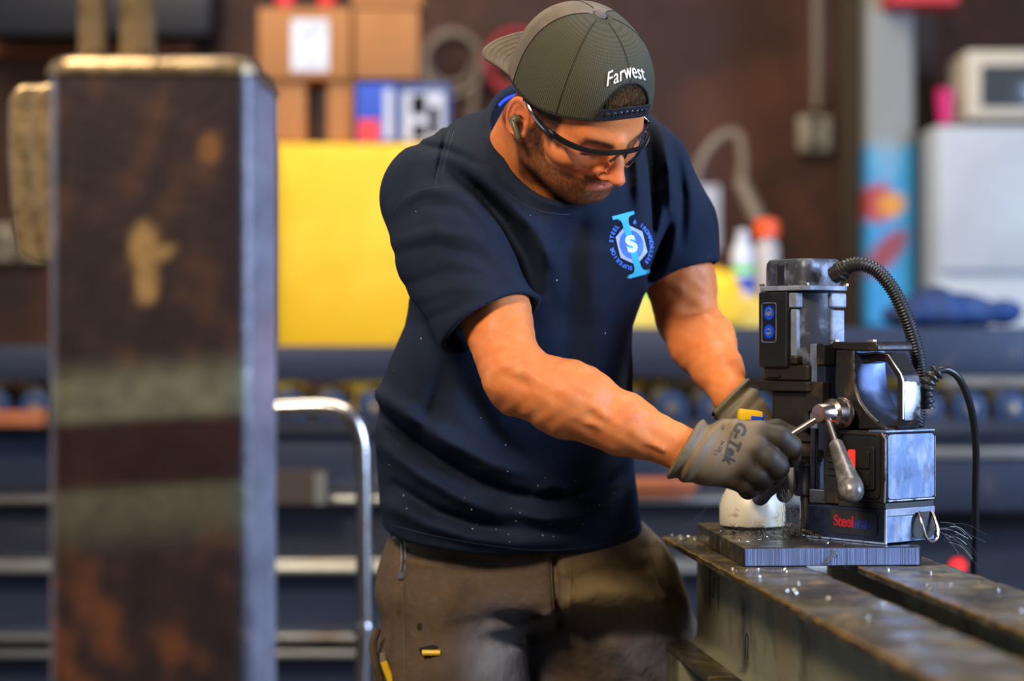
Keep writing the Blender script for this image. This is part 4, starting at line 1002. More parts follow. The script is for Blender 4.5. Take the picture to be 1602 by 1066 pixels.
def squash(z): return np.where(z < -.012, -.012+(z+.012)*1.2, z).astype(np.float32)
def head_sdf(q):
    "q in head coordinates: x right, y face, z crown"
    q = Pts(q.x, q.y, squash(q.z))
    ax = Pts(np.abs(q.x), q.y, q.z)
    d = el(q, (0, -.010, .045), (.0765, .098, .090))
    d = smin(d, el(q, (0, .030, .000), (.064, .070, .080)), .03)
    d = smin(d, chain(ax, [((.056, -.004, -.030), .020), ((.050, .012, -.064), .017), ((.016, .070, -.084), .016)], .01), .03)
    d = smin(d, el(q, (0, .050, -.060), (.048, .040, .042)), .03)
    d = smin(d, el(q, (0, .074, -.084), (.021, .016, .015)), .02)          # chin
    d = smin(d, el(q, (0, .074, -.050), (.031, .022, .026)), .02)          # muzzle
    d = smin(d, el(ax, (.047, .062, -.010), (.020, .022, .018)), .025)     # cheekbone
    d = smin(d, el(q, (0, .058, .058), (.052, .036, .042)), .03)           # forehead
    d = smin(d, rc(ax, (0, .0995, .027), (.040, .0815, .030), .0105, .008), .018)   # brow ridge
    d = smax(d, -el(ax, (.032, .107, .009), (.017, .018, .013)), .014)     # sockets
    d = smin(d, el(ax, (.031, .078, .008), (.0150, .0145, .0125)), .006)   # closed lids
    d = smax(d, -rc(ax, (.019, .0945, .0025), (.043, .086, .0035), .0016, .0012), .003)
    # nose
    d = smin(d, chain(q, [((0, .100, .024), .0078), ((0, .112, .002), .0082), ((0, .1245, -.0190), .0108)], .008), .012)
    d = smin(d, el(ax, (.0125, .107, -.0225), (.0085, .0125, .0085)), .007)
    d = smax(d, -el(ax, (.0065, .116, -.0315), (.0032, .0055, .0035)), .003)
    # mouth
    d = smax(d, -rc(q, (0, .103, -.034), (0, .0985, -.042), .0022, .0025), .006)  # philtrum
    d = smin(d, rc(ax, (0, .0930, -.0475), (.020, .083, -.0515), .0055, .0025), .006)
    d = smin(d, rc(ax, (0, .0910, -.0590), (.018, .082, -.0555), .0064, .003), .006)
    d = smax(d, -rc(ax, (0, .1000, -.0525), (.024, .086, -.0535), .0012, .0010), .003)
    # ears
    ex = ax.x-.080; ey = ax.y+.012; ez = ax.z+.004
    c, s = math.cos(.42), math.sin(.42)
    X = ex*c+ey*s; Yq = -ex*s+ey*c; c2, s2 = math.cos(-.22), math.sin(-.22)
    Y2 = Yq*c2-ez*s2; Z2 = Yq*s2+ez*c2
    q2 = Pts(X, Y2, Z2)
    wz = np.where(Z2 > 0, .0185, .0155+.0*Z2)
    ear = el(q2, (0, 0, 0), (.0055, .0175, .0315))
    k = np.sqrt((Y2/.0165)**2+((Z2)/.0300)**2)
    rimd = np.sqrt((np.abs(k-1)*.0195)**2+(X-.004)**2)-.0032
    rimd = np.where(Z2 < -.026, rimd+.003, rimd)
    ear = smin(ear, rimd, .003)
    k3 = np.sqrt(((Y2-.001)/.0095)**2+((Z2-.004)/.0175)**2)
    ah = np.sqrt((np.abs(k3-1)*.012)**2+(X-.0035)**2)-.0023
    ah = np.where(Y2 > .004, ah+.004, ah); ear = smin(ear, ah, .003)
    ear = smax(ear, -el(q2, (.007, .003, -.004), (.008, .0085, .0115)), .003)
    ear = smin(ear, el(q2, (.0035, .0135, -.004), (.0035, .004, .006)), .003)
    ear = smin(ear, el(q2, (.001, .004, -.027), (.005, .008, .009)), .005)
    d = smin(d, ear, .006)
    return d
neck_a = H(0, -.022, -.045)
CR, CL = P(1092, 710, 2.80), P(1156, 636, 3.0)     # where the arms end inside the gloves
def arm_sdf(p, side):
    wob = .0009*np.sin(p.x*170+2*np.sin(p.z*90))*np.sin(p.z*150+p.y*60)
    if side == 'R':
        mid = RS.lerp(RE, .55); fm = RE.lerp(RW, .30)
        up = chain(p, [(RS, .052), (mid+Vector((.012, 0, .006)), .0480), (RE+Vector((-.002, 0, .002)), .0425)], .015)
        up = smin(up, el(p, RS.lerp(RE, .68)+Vector((.018, -.006, .006)), (.033, .036, .052)), .03)      # biceps
        fo = chain(p, [(RE+Vector((.002, 0, 0)), .0410), (fm+Vector((.002, 0, -.004)), .0470), (RE.lerp(RW, .65)+Vector((0, 0, -.001)), .0400), (RW, .0275), (CR, .0240)], .012)
        fo = smin(fo, el(p, RE.lerp(RW, .24)+Vector((.008, -.008, .004)), (.060, .036, .034)), .03)      # brachioradialis
        d = smin(up, fo, .013)
        d = smin(d, el(p, RE+Vector((-.004, .012, -.030)), (.017, .020, .016)), .025)                     # elbow
        e = (RW-RE).normalized()
        for (t, dy, dz, r, L) in ((.20, -.045, -.012, .0016, .07), (.45, -.042, .002, .0012, .06), (.30, -.049, .010, .0016, .05), (.62, -.036, -.006, .0016, .06)):
            a = RE.lerp(RW, t)+Vector((0, dy, dz)); d = smin(d, rc(p, a, a+e*L+Vector((0, .004, -.006)), r, r), .009)
        a = RE+Vector((-.020, -.046, .004)); d = smax(d, -rc(p, a, a+Vector((.030, -.002, -.014)), .004, .003), .014)
    else:
        mid = LS.lerp(LE, .55); fm = LE.lerp(LW, .30)
        up = chain(p, [(LS, .052), (mid+Vector((-.004, 0, 0)), .0475), (LE+Vector((-.008, 0, .0)), .044)], .015)
        up = smin(up, el(p, LE+Vector((-.002, -.010, .055)), (.036, .036, .048)), .03)
        fo = chain(p, [(LE+Vector((-.006, -.010, 0)), .043), (fm+Vector((-.002, 0, 0)), .0480), (LE.lerp(LW, .66)+Vector((.0, 0, 0)), .0355), (LW+Vector((-.002, 0, .004)), .0260), (CL, .0215)], .012)
        d = smin(up, fo, .014)
        d = smax(d, -rc(p, LE+Vector((-.035, -.060, .018)), LE+Vector((.03, -.058, .010)), .006, .005), .02)
    return d+wob
def body_sdf(p):
    q = tolocal(p)
    d = head_sdf(q)
    nk = rc(p, neck_a, NB, .058, .066)
    a = H(.058, -.030, -.028); b = P(862, 316, 2.955)
    nk = smin(nk, rc(p, a, b, .013, .011), .022)                                  # sternomastoid
    b2 = P(925, 300, 2.98); nk = smin(nk, rc(p, H(-.058, -.030, -.03), b2, .013, .011), .022)
    nk = smin(nk, rc(p, H(.03, -.05, -.04), RS.lerp(NB, .55)+Vector((0, .02, .01)), .035, .03), .04)   # trapezius
    d = smin(d, nk, .018)
    t = chain(p, [(RS, .042), (NB+Vector((.02, .03, -.02)), .06), (LS, .042)], .03)
    t = smin(t, rc(p, NB+Vector((.02, .05, -.03)), P(810, 840, 3.2), .085, .09), .06)
    d = smin(d, t, .03)
    d = smin(d, arm_sdf(p, 'R'), .015); d = smin(d, arm_sdf(p, 'L'), .015)
    return d
gx = axisgrid([(-.20, -.02, .0045), (-.02, .205, .0017), (.205, .37, .0038)])
gy = axisgrid([(2.70, 2.76, .0045), (2.76, 3.0, .0017), (3.0, 3.32, .0045)])
zc = CAMH
gz = axisgrid([(zc-.40, zc-.12, .0045), (zc-.12, zc+.17, .0038), (zc+.17, zc+.46, .0017)])
V, F = nets(body_sdf, gx, gy, gz, coarse=6, band=.024)
V = relax(V, F, 1, .35)
# skin colours (pigment only)
q = tolocal(Pts(V[:, 0], V[:, 1], V[:, 2])); hx, hy, hz = q.x, q.y, squash(q.z); ahx = np.abs(hx)
onhead = (np.sqrt(hx**2+hy**2+hz**2) < .16) & (V[:, 2] > zc+.17)
n1 = np.sin(V[:, 0]*310+3*np.sin(V[:, 2]*210))*np.sin(V[:, 2]*270+2*np.sin(V[:, 1]*190))*np.sin(V[:, 1]*330)
n2 = np.sin(V[:, 0]*60+2*np.sin(V[:, 2]*45))*np.sin(V[:, 2]*52+1.3)*.5+.5
C = np.tile([.68, .205, .055], (len(V), 1))
C = C*(1-.16*n2[:, None])+np.array([.56, .17, .08])*.16*n2[:, None]
C = C*(1+.05*n1[:, None])
def mixc(C, m, c): m = np.clip(m, 0, 1)[:, None]; return C*(1-m)+np.array(c)*m
H_ = onhead.astype(float)
ball = lambda c, r: np.clip(1.4-np.sqrt((ahx-c[0])**2+(hy-c[1])**2+(hz-c[2])**2)/r, 0, 1)
C = mixc(C, H_*ball((0, .122, -.018), .024)*.45, (.60, .13, .07))
C = mixc(C, H_*ball((.046, .07, -.012), .03)*.35, (.60, .15, .08))
C = mixc(C, H_*(ahx > .074)*.55, (.62, .15, .08))
lip = H_*np.maximum(ball((0, .099, -.0480), .0065), 0)
lipm = H_*(np.exp(-((hz+.0535)/.0075)**4))*(ahx < .023)*(hy > .080)
C = mixc(C, lipm*.75, (.50, .11, .085))
# beard and moustache stubble
jaw = sstep(-hz, .028+.0, .046)*sstep(hy, -.02, .0)+sstep(ahx, .052, .058)*sstep(-hz, -.01, .01)*sstep(hy, .002, .012)*(1-sstep(hy, .03, .05))
jaw = np.clip(jaw, 0, 1)*(1-sstep(-hz, .110, .125))*(1-.0*n1)
cheek = sstep(hz+.062+.9*(hy-.03), -.004, .020)*sstep(hy, .035, .045)*(hz > -.04)
stache = np.exp(-((hz+.0385)/.0055)**2)*(ahx < .029)*(hy > .076)
beard = H_*np.clip(np.maximum(jaw*(1-cheek*.9), stache*1.3), 0, 1)*(1-lipm)
nb = np.clip(.5+.5*n1*1.5, 0, 1)
C = mixc(C, beard*(.70+.2*nb), (.075, .030, .014))
# brows, lash lines
brow = H_*np.exp(-((hz-.0265-.12*(ahx-.02))/.0046)**2)*sstep(ahx, .008, .014)*(1-sstep(ahx, .046, .052))*(hy > .06)
C = mixc(C, brow*.9, (.055, .024, .012))
lash = H_*np.exp(-((hz-.0028)/.0016)**2)*sstep(ahx, .016, .02)*(1-sstep(ahx, .044, .048))*(hy > .07)
C = mixc(C, lash*.85, (.03, .015, .01))
# cropped hair at the sides and under the cap
hair = H_*np.clip(sstep(hz+.55*hy, .012, .028)*(hy < .058)*(1-sstep(hy, .048, .058))+sstep(-hy, .018, .03)*sstep(hz, -.05, -.035), 0, 1)*(ahx < .0765)
side = H_*sstep(hz, .020, .032)*sstep(hy, .0, .01)*(1-sstep(hy, .050, .058))
sideb = H_*sstep(hy, .006, .014)*(1-sstep(hy, .026, .034))*sstep(hz, -.035, -.01)*(ahx > .05)
C = mixc(C, np.clip(np.maximum(hair, np.maximum(side, sideb*.75)), 0, 1)*.93, (.035, .017, .010))
C = mixc(C, H_*sstep(hz, .112, .125)*1.0, (.035, .017, .010))
me = npmesh('skin', V, F); vcol(me, C)
skin_m = mk('sun-tanned skin', (1, 1, 1), .5, attr='Col', sss=.08, spec=.28, var=[((.48, .11, .035), 28, .48, .72, None, .45), ((.68, .34, .16), 45, .56, .74, None, .4)], bump=[(90, .12), (420, .12)], rvar=(60, .42, .60))
skin = pchild(newobj('body', me, skin_m))
skinBVH = BVHTree.FromPolygons([Vector(v) for v in V.tolist()], F.tolist())

# short beard hairs and brow hairs
def hairs(name, mask, n, ln, r, down, mat, spread=.35):
    idx = np.nonzero(mask > .5)[0]; sel = np.random.choice(idx, min(n, len(idx)), replace=len(idx) < n)
    nrm = np.zeros(len(me.vertices)*3, np.float32); me.vertex_normals.foreach_get('vector', nrm); nrm = nrm.reshape(-1, 3)
    p = V[sel]; nn = nrm[sel]; d = nn*.55+np.array(down)[None]*.8+np.random.normal(0, spread, (len(sel), 3)); d /= np.linalg.norm(d, axis=1)[:, None]
    e = np.cross(d, nn+.01); e /= np.linalg.norm(e, axis=1)[:, None]; f = np.cross(d, e); L = (ln*np.random.uniform(.6, 1.2, len(sel)))[:, None]
    p = p+np.random.normal(0, .0006, p.shape)
    T = [p+e*r, p-e*r*.5+f*r*.87, p-e*r*.5-f*r*.87, p+d*L]
    VV = np.stack(T, 1).reshape(-1, 3); b = np.arange(len(sel))*4
    FF = np.concatenate([np.stack([b, b+1, b+3], 1), np.stack([b+1, b+2, b+3], 1), np.stack([b+2, b, b+3], 1)])
    o = pchild(newobj(name, npmesh(name, VV, FF, False), mat)); o['kind'] = 'stuff'; return o
M['hairm'] = mk('dark brown hair', (.045, .022, .012), .5)
M['beardm'] = mk('brown beard hair', (.13, .055, .022), .5)
hairs('beard', beard, 7500, .0046, .00013, F_*.25-U_*.9, M['beardm'])
hairs('eyebrow', brow, 500, .0065, .00013, (F_*.2-U_*.1), M['hairm'], .5)
hairs('cropped_hair', np.maximum(side, sideb)*(hz < .06), 3200, .007, .00014, (-F_*.5-U_*.5), M['hairm'])

# ---------------------------------------------------------------- t-shirt
rows = [  # pixel row, left px, right px, centre depth, half depth
 (905, 606, 1008, 3.17, .125), (862, 605, 1007, 3.165, .130), (830, 603, 1004, 3.16, .132), (790, 598, 999, 3.15, .132), (745, 594, 993, 3.145, .130), (700, 591, 990, 3.14, .128), (650, 590, 989, 3.13, .128),
 (610, 597, 988, 3.12, .128), (560, 614, 986, 3.105, .128), (510, 636, 988, 3.09, .128), (450, 648, 1010, 3.07, .128), (400, 652, 1035, 3.055, .126), (350, 652, 1046, 3.045, .122), (300, 652, 1050, 3.045, .112),
 (260, 668, 1046, 3.05, .095), (225, 700, 1036, 3.055, .075), (190, 735, 1040, 3.06, .045)]
rz__ = np.array([P(0, r[0], r[3]).z for r in rows]); rcx_ = np.array([(P(r[1], 0, r[3]).x+P(r[2], 0, r[3]).x)/2 for r in rows])
rhw = np.array([(P(r[2], 0, r[3]).x-P(r[1], 0, r[3]).x)/2 for r in rows]); rcy = np.array([r[3] for r in rows]); rhd = np.array([r[4] for r in rows])
o_ = np.argsort(rz__)
def ip(z, a): return np.interp(z, rz__[o_], a[o_]).astype(np.float32)
yaw = .30
def trunk(p, grow=0.0):
    cx, cy, hw, hd = ip(p.z, rcx_), ip(p.z, rcy), ip(p.z, rhw), ip(p.z, rhd)
    hw = np.sqrt(np.maximum(hw**2-(hd*math.sin(yaw))**2*.6, .0004))/math.cos(yaw)*.985
    x, y = p.x-cx, p.y-cy; c, s = math.cos(yaw), math.sin(yaw)
    X = x*c+y*s; Yy = -x*s+y*c
    k = (np.abs(X/(hw+grow))**2.35+np.abs(Yy/(hd+grow))**2.35)**(1/2.35)
    return (k-1)*np.minimum(hw, hd)*.95
def cv(pts): return [(a, b) for a, b in pts]
FOLDS = [  # (polyline in pixels, height (+ ridge, - valley), half width in px)
 ([(700, 262), (745, 300), (790, 350), (820, 400), (838, 455)], -.013, 13),
 ([(735, 250), (790, 300), (835, 355), (870, 420), (880, 470)], .006, 14),
 ([(615, 350), (660, 315), (720, 325), (765, 365), (800, 420)], -.0045, 8),
 ([(612, 325), (665, 295), (725, 300), (775, 340)], .004, 9),
 ([(612, 400), (680, 385), (745, 400), (800, 440)], -.0045, 9), ([(612, 380), (680, 362), (745, 372), (795, 405)], .004, 9),
 ([(625, 450), (700, 425), (770, 432), (815, 455)], -.004, 9), ([(640, 470), (710, 450), (770, 452)], .003, 9),
 ([(660, 505), (720, 480), (790, 462)], -.003, 8),
 ([(588, 640), (625, 672), (680, 715), (740, 752), (800, 775), (850, 782)], -.010, 12),
 ([(590, 618), (640, 650), (700, 690), (770, 725), (830, 742)], .007, 14),
 ([(850, 782), (900, 778), (940, 768), (980, 740)], -.006, 11), ([(800, 800), (850, 812), (905, 808), (950, 792), (985, 770)], .008, 12),
 ([(620, 760), (680, 800), (740, 822), (800, 830)], -.006, 11), ([(605, 790), (670, 822), (740, 842), (810, 850), (890, 846)], .005, 12),
 ([(840, 770), (868, 757), (880, 765), (892, 790)], .005, 7), ([(600, 700), (660, 745), (720, 780), (780, 803)], .006, 11),
 ([(700, 560), (680, 640), (650, 690)], -.005, 16), ([(720, 600), (770, 680), (830, 730)], -.004, 16), ([(960, 560), (940, 650), (950, 730)], -.005, 14),
 ([(905, 330), (890, 410), (885, 500), (890, 600)], -.004, 18), ([(935, 340), (930, 430), (935, 540), (950, 640)], .004, 18), ([(860, 340), (850, 430), (845, 480)], .004, 16),
 ([(1012, 190), (1020, 260), (1022, 330), (1018, 400)], -.006, 9), ([(1035, 200), (1048, 270), (1052, 340)], .005, 9), ([(1058, 240), (1068, 310), (1066, 380)], -.004, 8),
 ([(990, 200), (998, 270), (1000, 330)], .005, 9), ([(1050, 345), (1035, 395), (1015, 440)], -.008, 9), ([(985, 560), (978, 650), (985, 740)], .004, 10),
 ([(640, 225), (700, 235), (760, 262)], -.003, 7), ([(700, 200), (690, 250), (680, 290)], -.0022, 4), ([(692, 198), (682, 250), (672, 288)], .002, 4)]
def foldv(p):
    ux = pxof(p.x, p.y); uy = pyof(p.z, p.y); o = np.zeros_like(p.x)
    for fi, (pts, amp, w) in enumerate(FOLDS):
        amp = amp*(.80 if 2 <= fi <= 8 else 1.9 if 9 <= fi <= 16 else 1.5); best = None; n = len(pts)
        for i in range(n-1):
            ax_, ay = pts[i]; bx, by = pts[i+1]; dx, dy = bx-ax_, by-ay; L2 = dx*dx+dy*dy
            t = np.clip(((ux-ax_)*dx+(uy-ay)*dy)/L2, 0, 1)
            e = (ux-ax_-t*dx)**2+(uy-ay-t*dy)**2; fade = ((i+t)/(n-1)); q = np.exp(-e/(w*w))*np.sin(np.pi*np.clip(fade*.92+.04, 0, 1))**.6
            best = q if best is None else np.maximum(best, q)
        o += amp*best
    return 1.5*o*(1-sstep(p.y, 3.08, 3.14))
# sleeve frames
def frame_between(a, b):
    d = (b-a).normalized(); return d
RSd = (RE-RS).normalized()
Rhem_c = P(768, 508, 2.84); Lhem_c = P(1066, 428, 3.13)
R_open = [P(690, 546, 2.86), P(832, 468, 2.83)]
collar_c = P(847, 240, 3.00); e1 = (P(868, 322, 2.925)-P(806, 148, 3.075)); e1h = e1.length/2; e1.normalize()
e2 = Vector((.34, .12, .02)); e2 = (e2-e1*e2.dot(e1)).normalized(); e2h = .074; e3 = e1.cross(e2).normalized()
if e3.z < 0: e3 = -e3
def ringk(p):
    x, y, z = p.x-collar_c.x, p.y-collar_c.y, p.z-collar_c.z
    a = x*e1.x+y*e1.y+z*e1.z; b = x*e2.x+y*e2.y+z*e2.z; c = x*e3.x+y*e3.y+z*e3.z
    k = np.sqrt((a/e1h)**2+(b/e2h)**2); return (k-1)*(e1h+e2h)/2, c
def sleeve(p, side, off):
    if side == 'R':
        a, b, ra, rb = RS+Vector((.008, .0, -.01)), Rhem_c, .078, .075
        d = chain(p, [(a, ra+off), (a.lerp(b, .45)+Vector((-.002, 0, 0)), .080+off), (b, rb+off)], .03)
        nrm = Vector((.47, -.36, -.80)).normalized(); hc_ = Rhem_c
    else:
        a, b, ra, rb = LS+Vector((0, 0, -.01)), Lhem_c, .066, .060
        d = chain(p, [(a, ra+off), (a.lerp(b, .5)+Vector((.008, 0, 0)), .066+off), (b, rb+off)], .03)
        nrm = Vector((.28, -.10, -.95)).normalized(); hc_ = Lhem_c
    pl = (p.x-hc_.x)*nrm.x+(p.y-hc_.y)*nrm.y+(p.z-hc_.z)*nrm.z
    return d, pl
def shirt_sdf(p):
    fo = foldv(p)
    t = trunk(p); t = smax(t, p.z-P(0, 215, 3.05).z, .05)
    sh = chain(p, [(RS+Vector((.02, .01, .0)), .070), (P(760, 250, 3.07), .060), (P(860, 235, 3.12), .062), (P(960, 232, 3.14), .064), (LS+Vector((-.01, 0, 0)), .064)], .04)
    t = smin(t, sh, .05)
    rd, rcc = ringk(p)
    # neck opening, rim raised a little
    t = smin(t, np.maximum(np.abs(rd)-.010, np.abs(rcc)-.020), .022)
    t = t-fo
    hemz = P(0, 868, 3.05).z; x = p.x
    wav = .010*np.sin(x*22+.4)+.004*np.sin(x*51)
    hem = (P(0, 872, 3.03).z+wav*.25+.42*(x-.065)**2+.05*np.maximum(p.y-3.1, 0))
    bot = hem-p.z
    t = smax(t, bot, .008)
    # hollow from below
    inner = trunk(p, -.012)-fo; t = smax(t, -np.maximum(inner, p.z-(P(0, 800, 3.05).z)), .003)
    for s in 'RL':
        o, pl = sleeve(p, s, 0)
        o = smax(o-fo, pl, .006)
        i_, pl2 = sleeve(p, s, -.0095); i_ = i_-fo
        cut = np.maximum(i_, -(pl+.07))
        o = smax(o, -cut, .003)
        if s == 'R':
            t = smin(t, o, .022)
        else:
            t = smin(t, o, .03)
        t = np.maximum(t, -np.maximum(cut, -(pl+.028)))
    nk = np.maximum(rd+.001, -(rcc+.12)); nk = np.maximum(nk, rcc-.2)
    t = smax(t, -nk, .004)
    return t
gx = np.arange(-.27, .37, .0032); gy = np.arange(2.72, 3.34, .0036); gz = np.arange(zc-.36, zc+.40, .0032)
V, F = nets(shirt_sdf, gx, gy, gz, coarse=5, band=.034)
V = relax(V, F, 1, .4)
M['shirt'] = mk('navy cotton jersey', (.0075, .0115, .0235), .9, spec=.2, var=[((.0115, .0175, .036), 9, .4, .65)], bump=[(18, .12), (700, .25)])
me_s = npmesh('tshirt', V, F); shirt = pchild(newobj('t_shirt', me_s, M['shirt']))
shirtBVH = BVHTree.FromPolygons([Vector(v) for v in V.tolist()], F.tolist())
# ribbed collar
cb = MB()
cps = [collar_c+e1*(e1h*math.cos(a))*1.0+e2*(e2h*math.sin(a)) for a in [2*math.pi*k/64 for k in range(64)]]
def strip(pts, off_a, off_b, r, name, mat):
    mb = MB()
    for o in (off_a, off_b): mb.tube([q+o for q in pts], r, 6, closed=True)
    return mb
rib = MB(); Vv = []; nseg = 96
for k in range(nseg):
    a = 2*math.pi*k/nseg; ca, sa = math.cos(a), math.sin(a)
    c0 = collar_c+e1*e1h*ca+e2*e2h*sa; out_ = (e1*ca/e1h+e2*sa/e2h).normalized()
    for (o, h) in ((-.002, -.006), (-.0012, .012), (.0008, .017), (.0035, .0155), (.014, .0), (.012, -.008)): Vv.append(c0+out_*o+e3*h)
m6 = 6; Ff = [[k*m6+j, k*m6+(j+1) % m6, ((k+1) % nseg)*m6+(j+1) % m6, ((k+1) % nseg)*m6+j] for k in range(nseg) for j in range(m6)]
rib.add(Vv, Ff); co = pchild(rib.build('collar', M['shirt'], None, smooth=True, angle=60))
tag(co, 'ribbed navy collar')
# blue label edge at the back of the neck
# stitching: hem lines and shoulder seams projected on the cloth
def project(px, py, off=.0006, bvh=None, Y0=2.5):
    o = Vector((0, 0, CAMH)); d = (P(px, py, 1)-o).normalized(); h = (bvh or shirtBVH).ray_cast(o, d, 6)
    return (h[0]+h[1]*0-d*off, h[1], d) if h[0] is not None else (None, None, d)
def seam(pts, name='seam', r=.00035, off=.0004, mat=None, bvh=None):
    out = []
    for q in spline([Vector((a, b, 0)) for a, b in pts], 10):
        h, n, d = project(q.x, q.y, off, bvh)
        if h is not None: out.append(h)
    if len(out) > 3: return pchild(MB().tube(out, r, 5).build(name, mat or M['seamm'], None))
M['seamm'] = mk('navy thread', (.03, .042, .075), .7)
seam([(700, 532), (740, 510), (785, 484), (822, 472)]); seam([(703, 204), (694, 235), (684, 272), (682, 290)]); seam([(710, 205), (701, 236), (692, 272)])
seam([(612, 345), (625, 318), (660, 298), (705, 290)]); seam([(612, 822), (700, 843), (800, 858), (870, 861), (950, 851), (1000, 825)])
seam([(1024, 447), (1060, 440), (1095, 420), (1112, 398)])
seam([(792, 300), (822, 322), (862, 334), (905, 336)])

lint = MB(); rl_ = random.Random(5)
for k in range(46):
    h, n, d = project(rl_.uniform(600, 1000), rl_.uniform(330, 860) if k % 2 else rl_.uniform(760, 865), .0006)
    if h is not None: lint.box(h, (rl_.uniform(.0006, .0018), .0006, rl_.uniform(.0006, .0018)), Matrix.Rotation(rl_.random()*3, 3, 'Y'))
pchild(lint.build('metal_dust', mk('pale dust specks', (.35, .38, .45), .6), None))['kind'] = 'stuff'
# chest emblem
lg = P(988, 383, 2.9)
h, n, d_ = project(988, 383)
EC = h; SX = Vector((1, 0, 0)); ang_l = math.radians(-15.5)
def emb(u, v, off):              # emblem plane in photo millimetres-like pixels, u right, v up, tilted with the cloth
    c, s = math.cos(.27), math.sin(.27); x = (u*c-v*(-s))*1.0; y = (-u*(-s)+v*c)
    x = u*math.cos(ang_l)*1.0-v*math.sin(ang_l)*-1.0; 
    px = 988+u*.93*math.cos(.27)-v*math.sin(-.27)*-1; py = 383-(v*math.cos(.27)+u*math.sin(.27)*.9)
    hh, nn, dd = project(px, py, off)
    return hh if hh is not None else EC
ecol = {'cyan': mk('cyan shirt print', (.05, .52, .72), .7), 'pale': mk('pale lilac print', (.48, .54, .80), .7), 'blue': mk('blue shirt print', (.06, .16, .58), .7, var=[((.10, .25, .70), 60, .4, .6)]), 'whit': mk('white shirt print', (.85, .87, .92), .7), 'ltxt': mk('light blue shirt lettering', (.07, .20, .75), .7)}
def emblem(V2, F2, off, m, name='emblem_print', res=4):
    V2, F2 = subdivide_geo([Vector((v[0], v[1], 0)) for v in V2], F2, res)
    pts = [emb(v.x, v.y, off) for v in V2]
    return pchild(decal(name, pts, F2, lambda v: v, m))
hexo = [(29*math.cos(math.radians(60*k+30-2))*.92, 33*math.sin(math.radians(60*k+30-2))) for k in range(6)]
emblem(hexo, [list(range(6))], .0008, ecol['pale'])
circ = [(20*math.cos(a), 23*math.sin(a)) for a in [2*math.pi*k/28 for k in range(28)]]
emblem(circ, [list(range(28))], .0011, ecol['blue'])
I_half = [(-5.5, 0), (-5.5, 36), (-7.5, 42), (-12, 44.5), (-19, 45), (-19, 50.5), (19, 50.5), (19, 45), (12, 44.5), (7.5, 42), (5.5, 36), (5.5, 0)]
I_poly = I_half+[(-x, -y) for (x, y) in I_half]
I_poly = [(-5.5, 0)]+I_half[1:6]+[(19, 50.5)]+I_half[7:11]+[(5.5, 0)]+[(-x, -y) for (x, y) in I_half[1:6]]+[(-19, -50.5)]+[(-x, -y) for (x, y) in I_half[7:11]]
emblem(I_poly, [list(range(len(I_poly)))], .0014, ecol['cyan'])
Vt, Ft = text_geo('S', 34, bold=1.8)
emblem([(v.x*1.1, v.y) for v in Vt], Ft, .0018, ecol['whit'], 'lettering')
def arc_text(body, a0, a1, rx, ry, size, flip=False):
    "letters set one by one along the ring; angles in degrees, clockwise positive"
    n = len(body)
    for k, ch in enumerate(body):
        if ch == ' ': continue
        Vt, Ft = text_geo(ch, size, bold=.35); a = math.radians(a0+(a1-a0)*k/(n-1))
        cx_, cy_ = rx*math.cos(a), ry*math.sin(a); t = a-math.pi/2
        emblem([(cx_+v.x*math.cos(t)-v.y*math.sin(t), cy_+v.x*math.sin(t)+v.y*math.cos(t)) for v in Vt], Ft, .001, ecol['ltxt'], 'lettering', 30)
arc_text('SUPERIOR STEEL', 250, 118, 33, 37, 9.0); arc_text('& IRONWORKERS', 62, -60, 33, 37, 8.6)

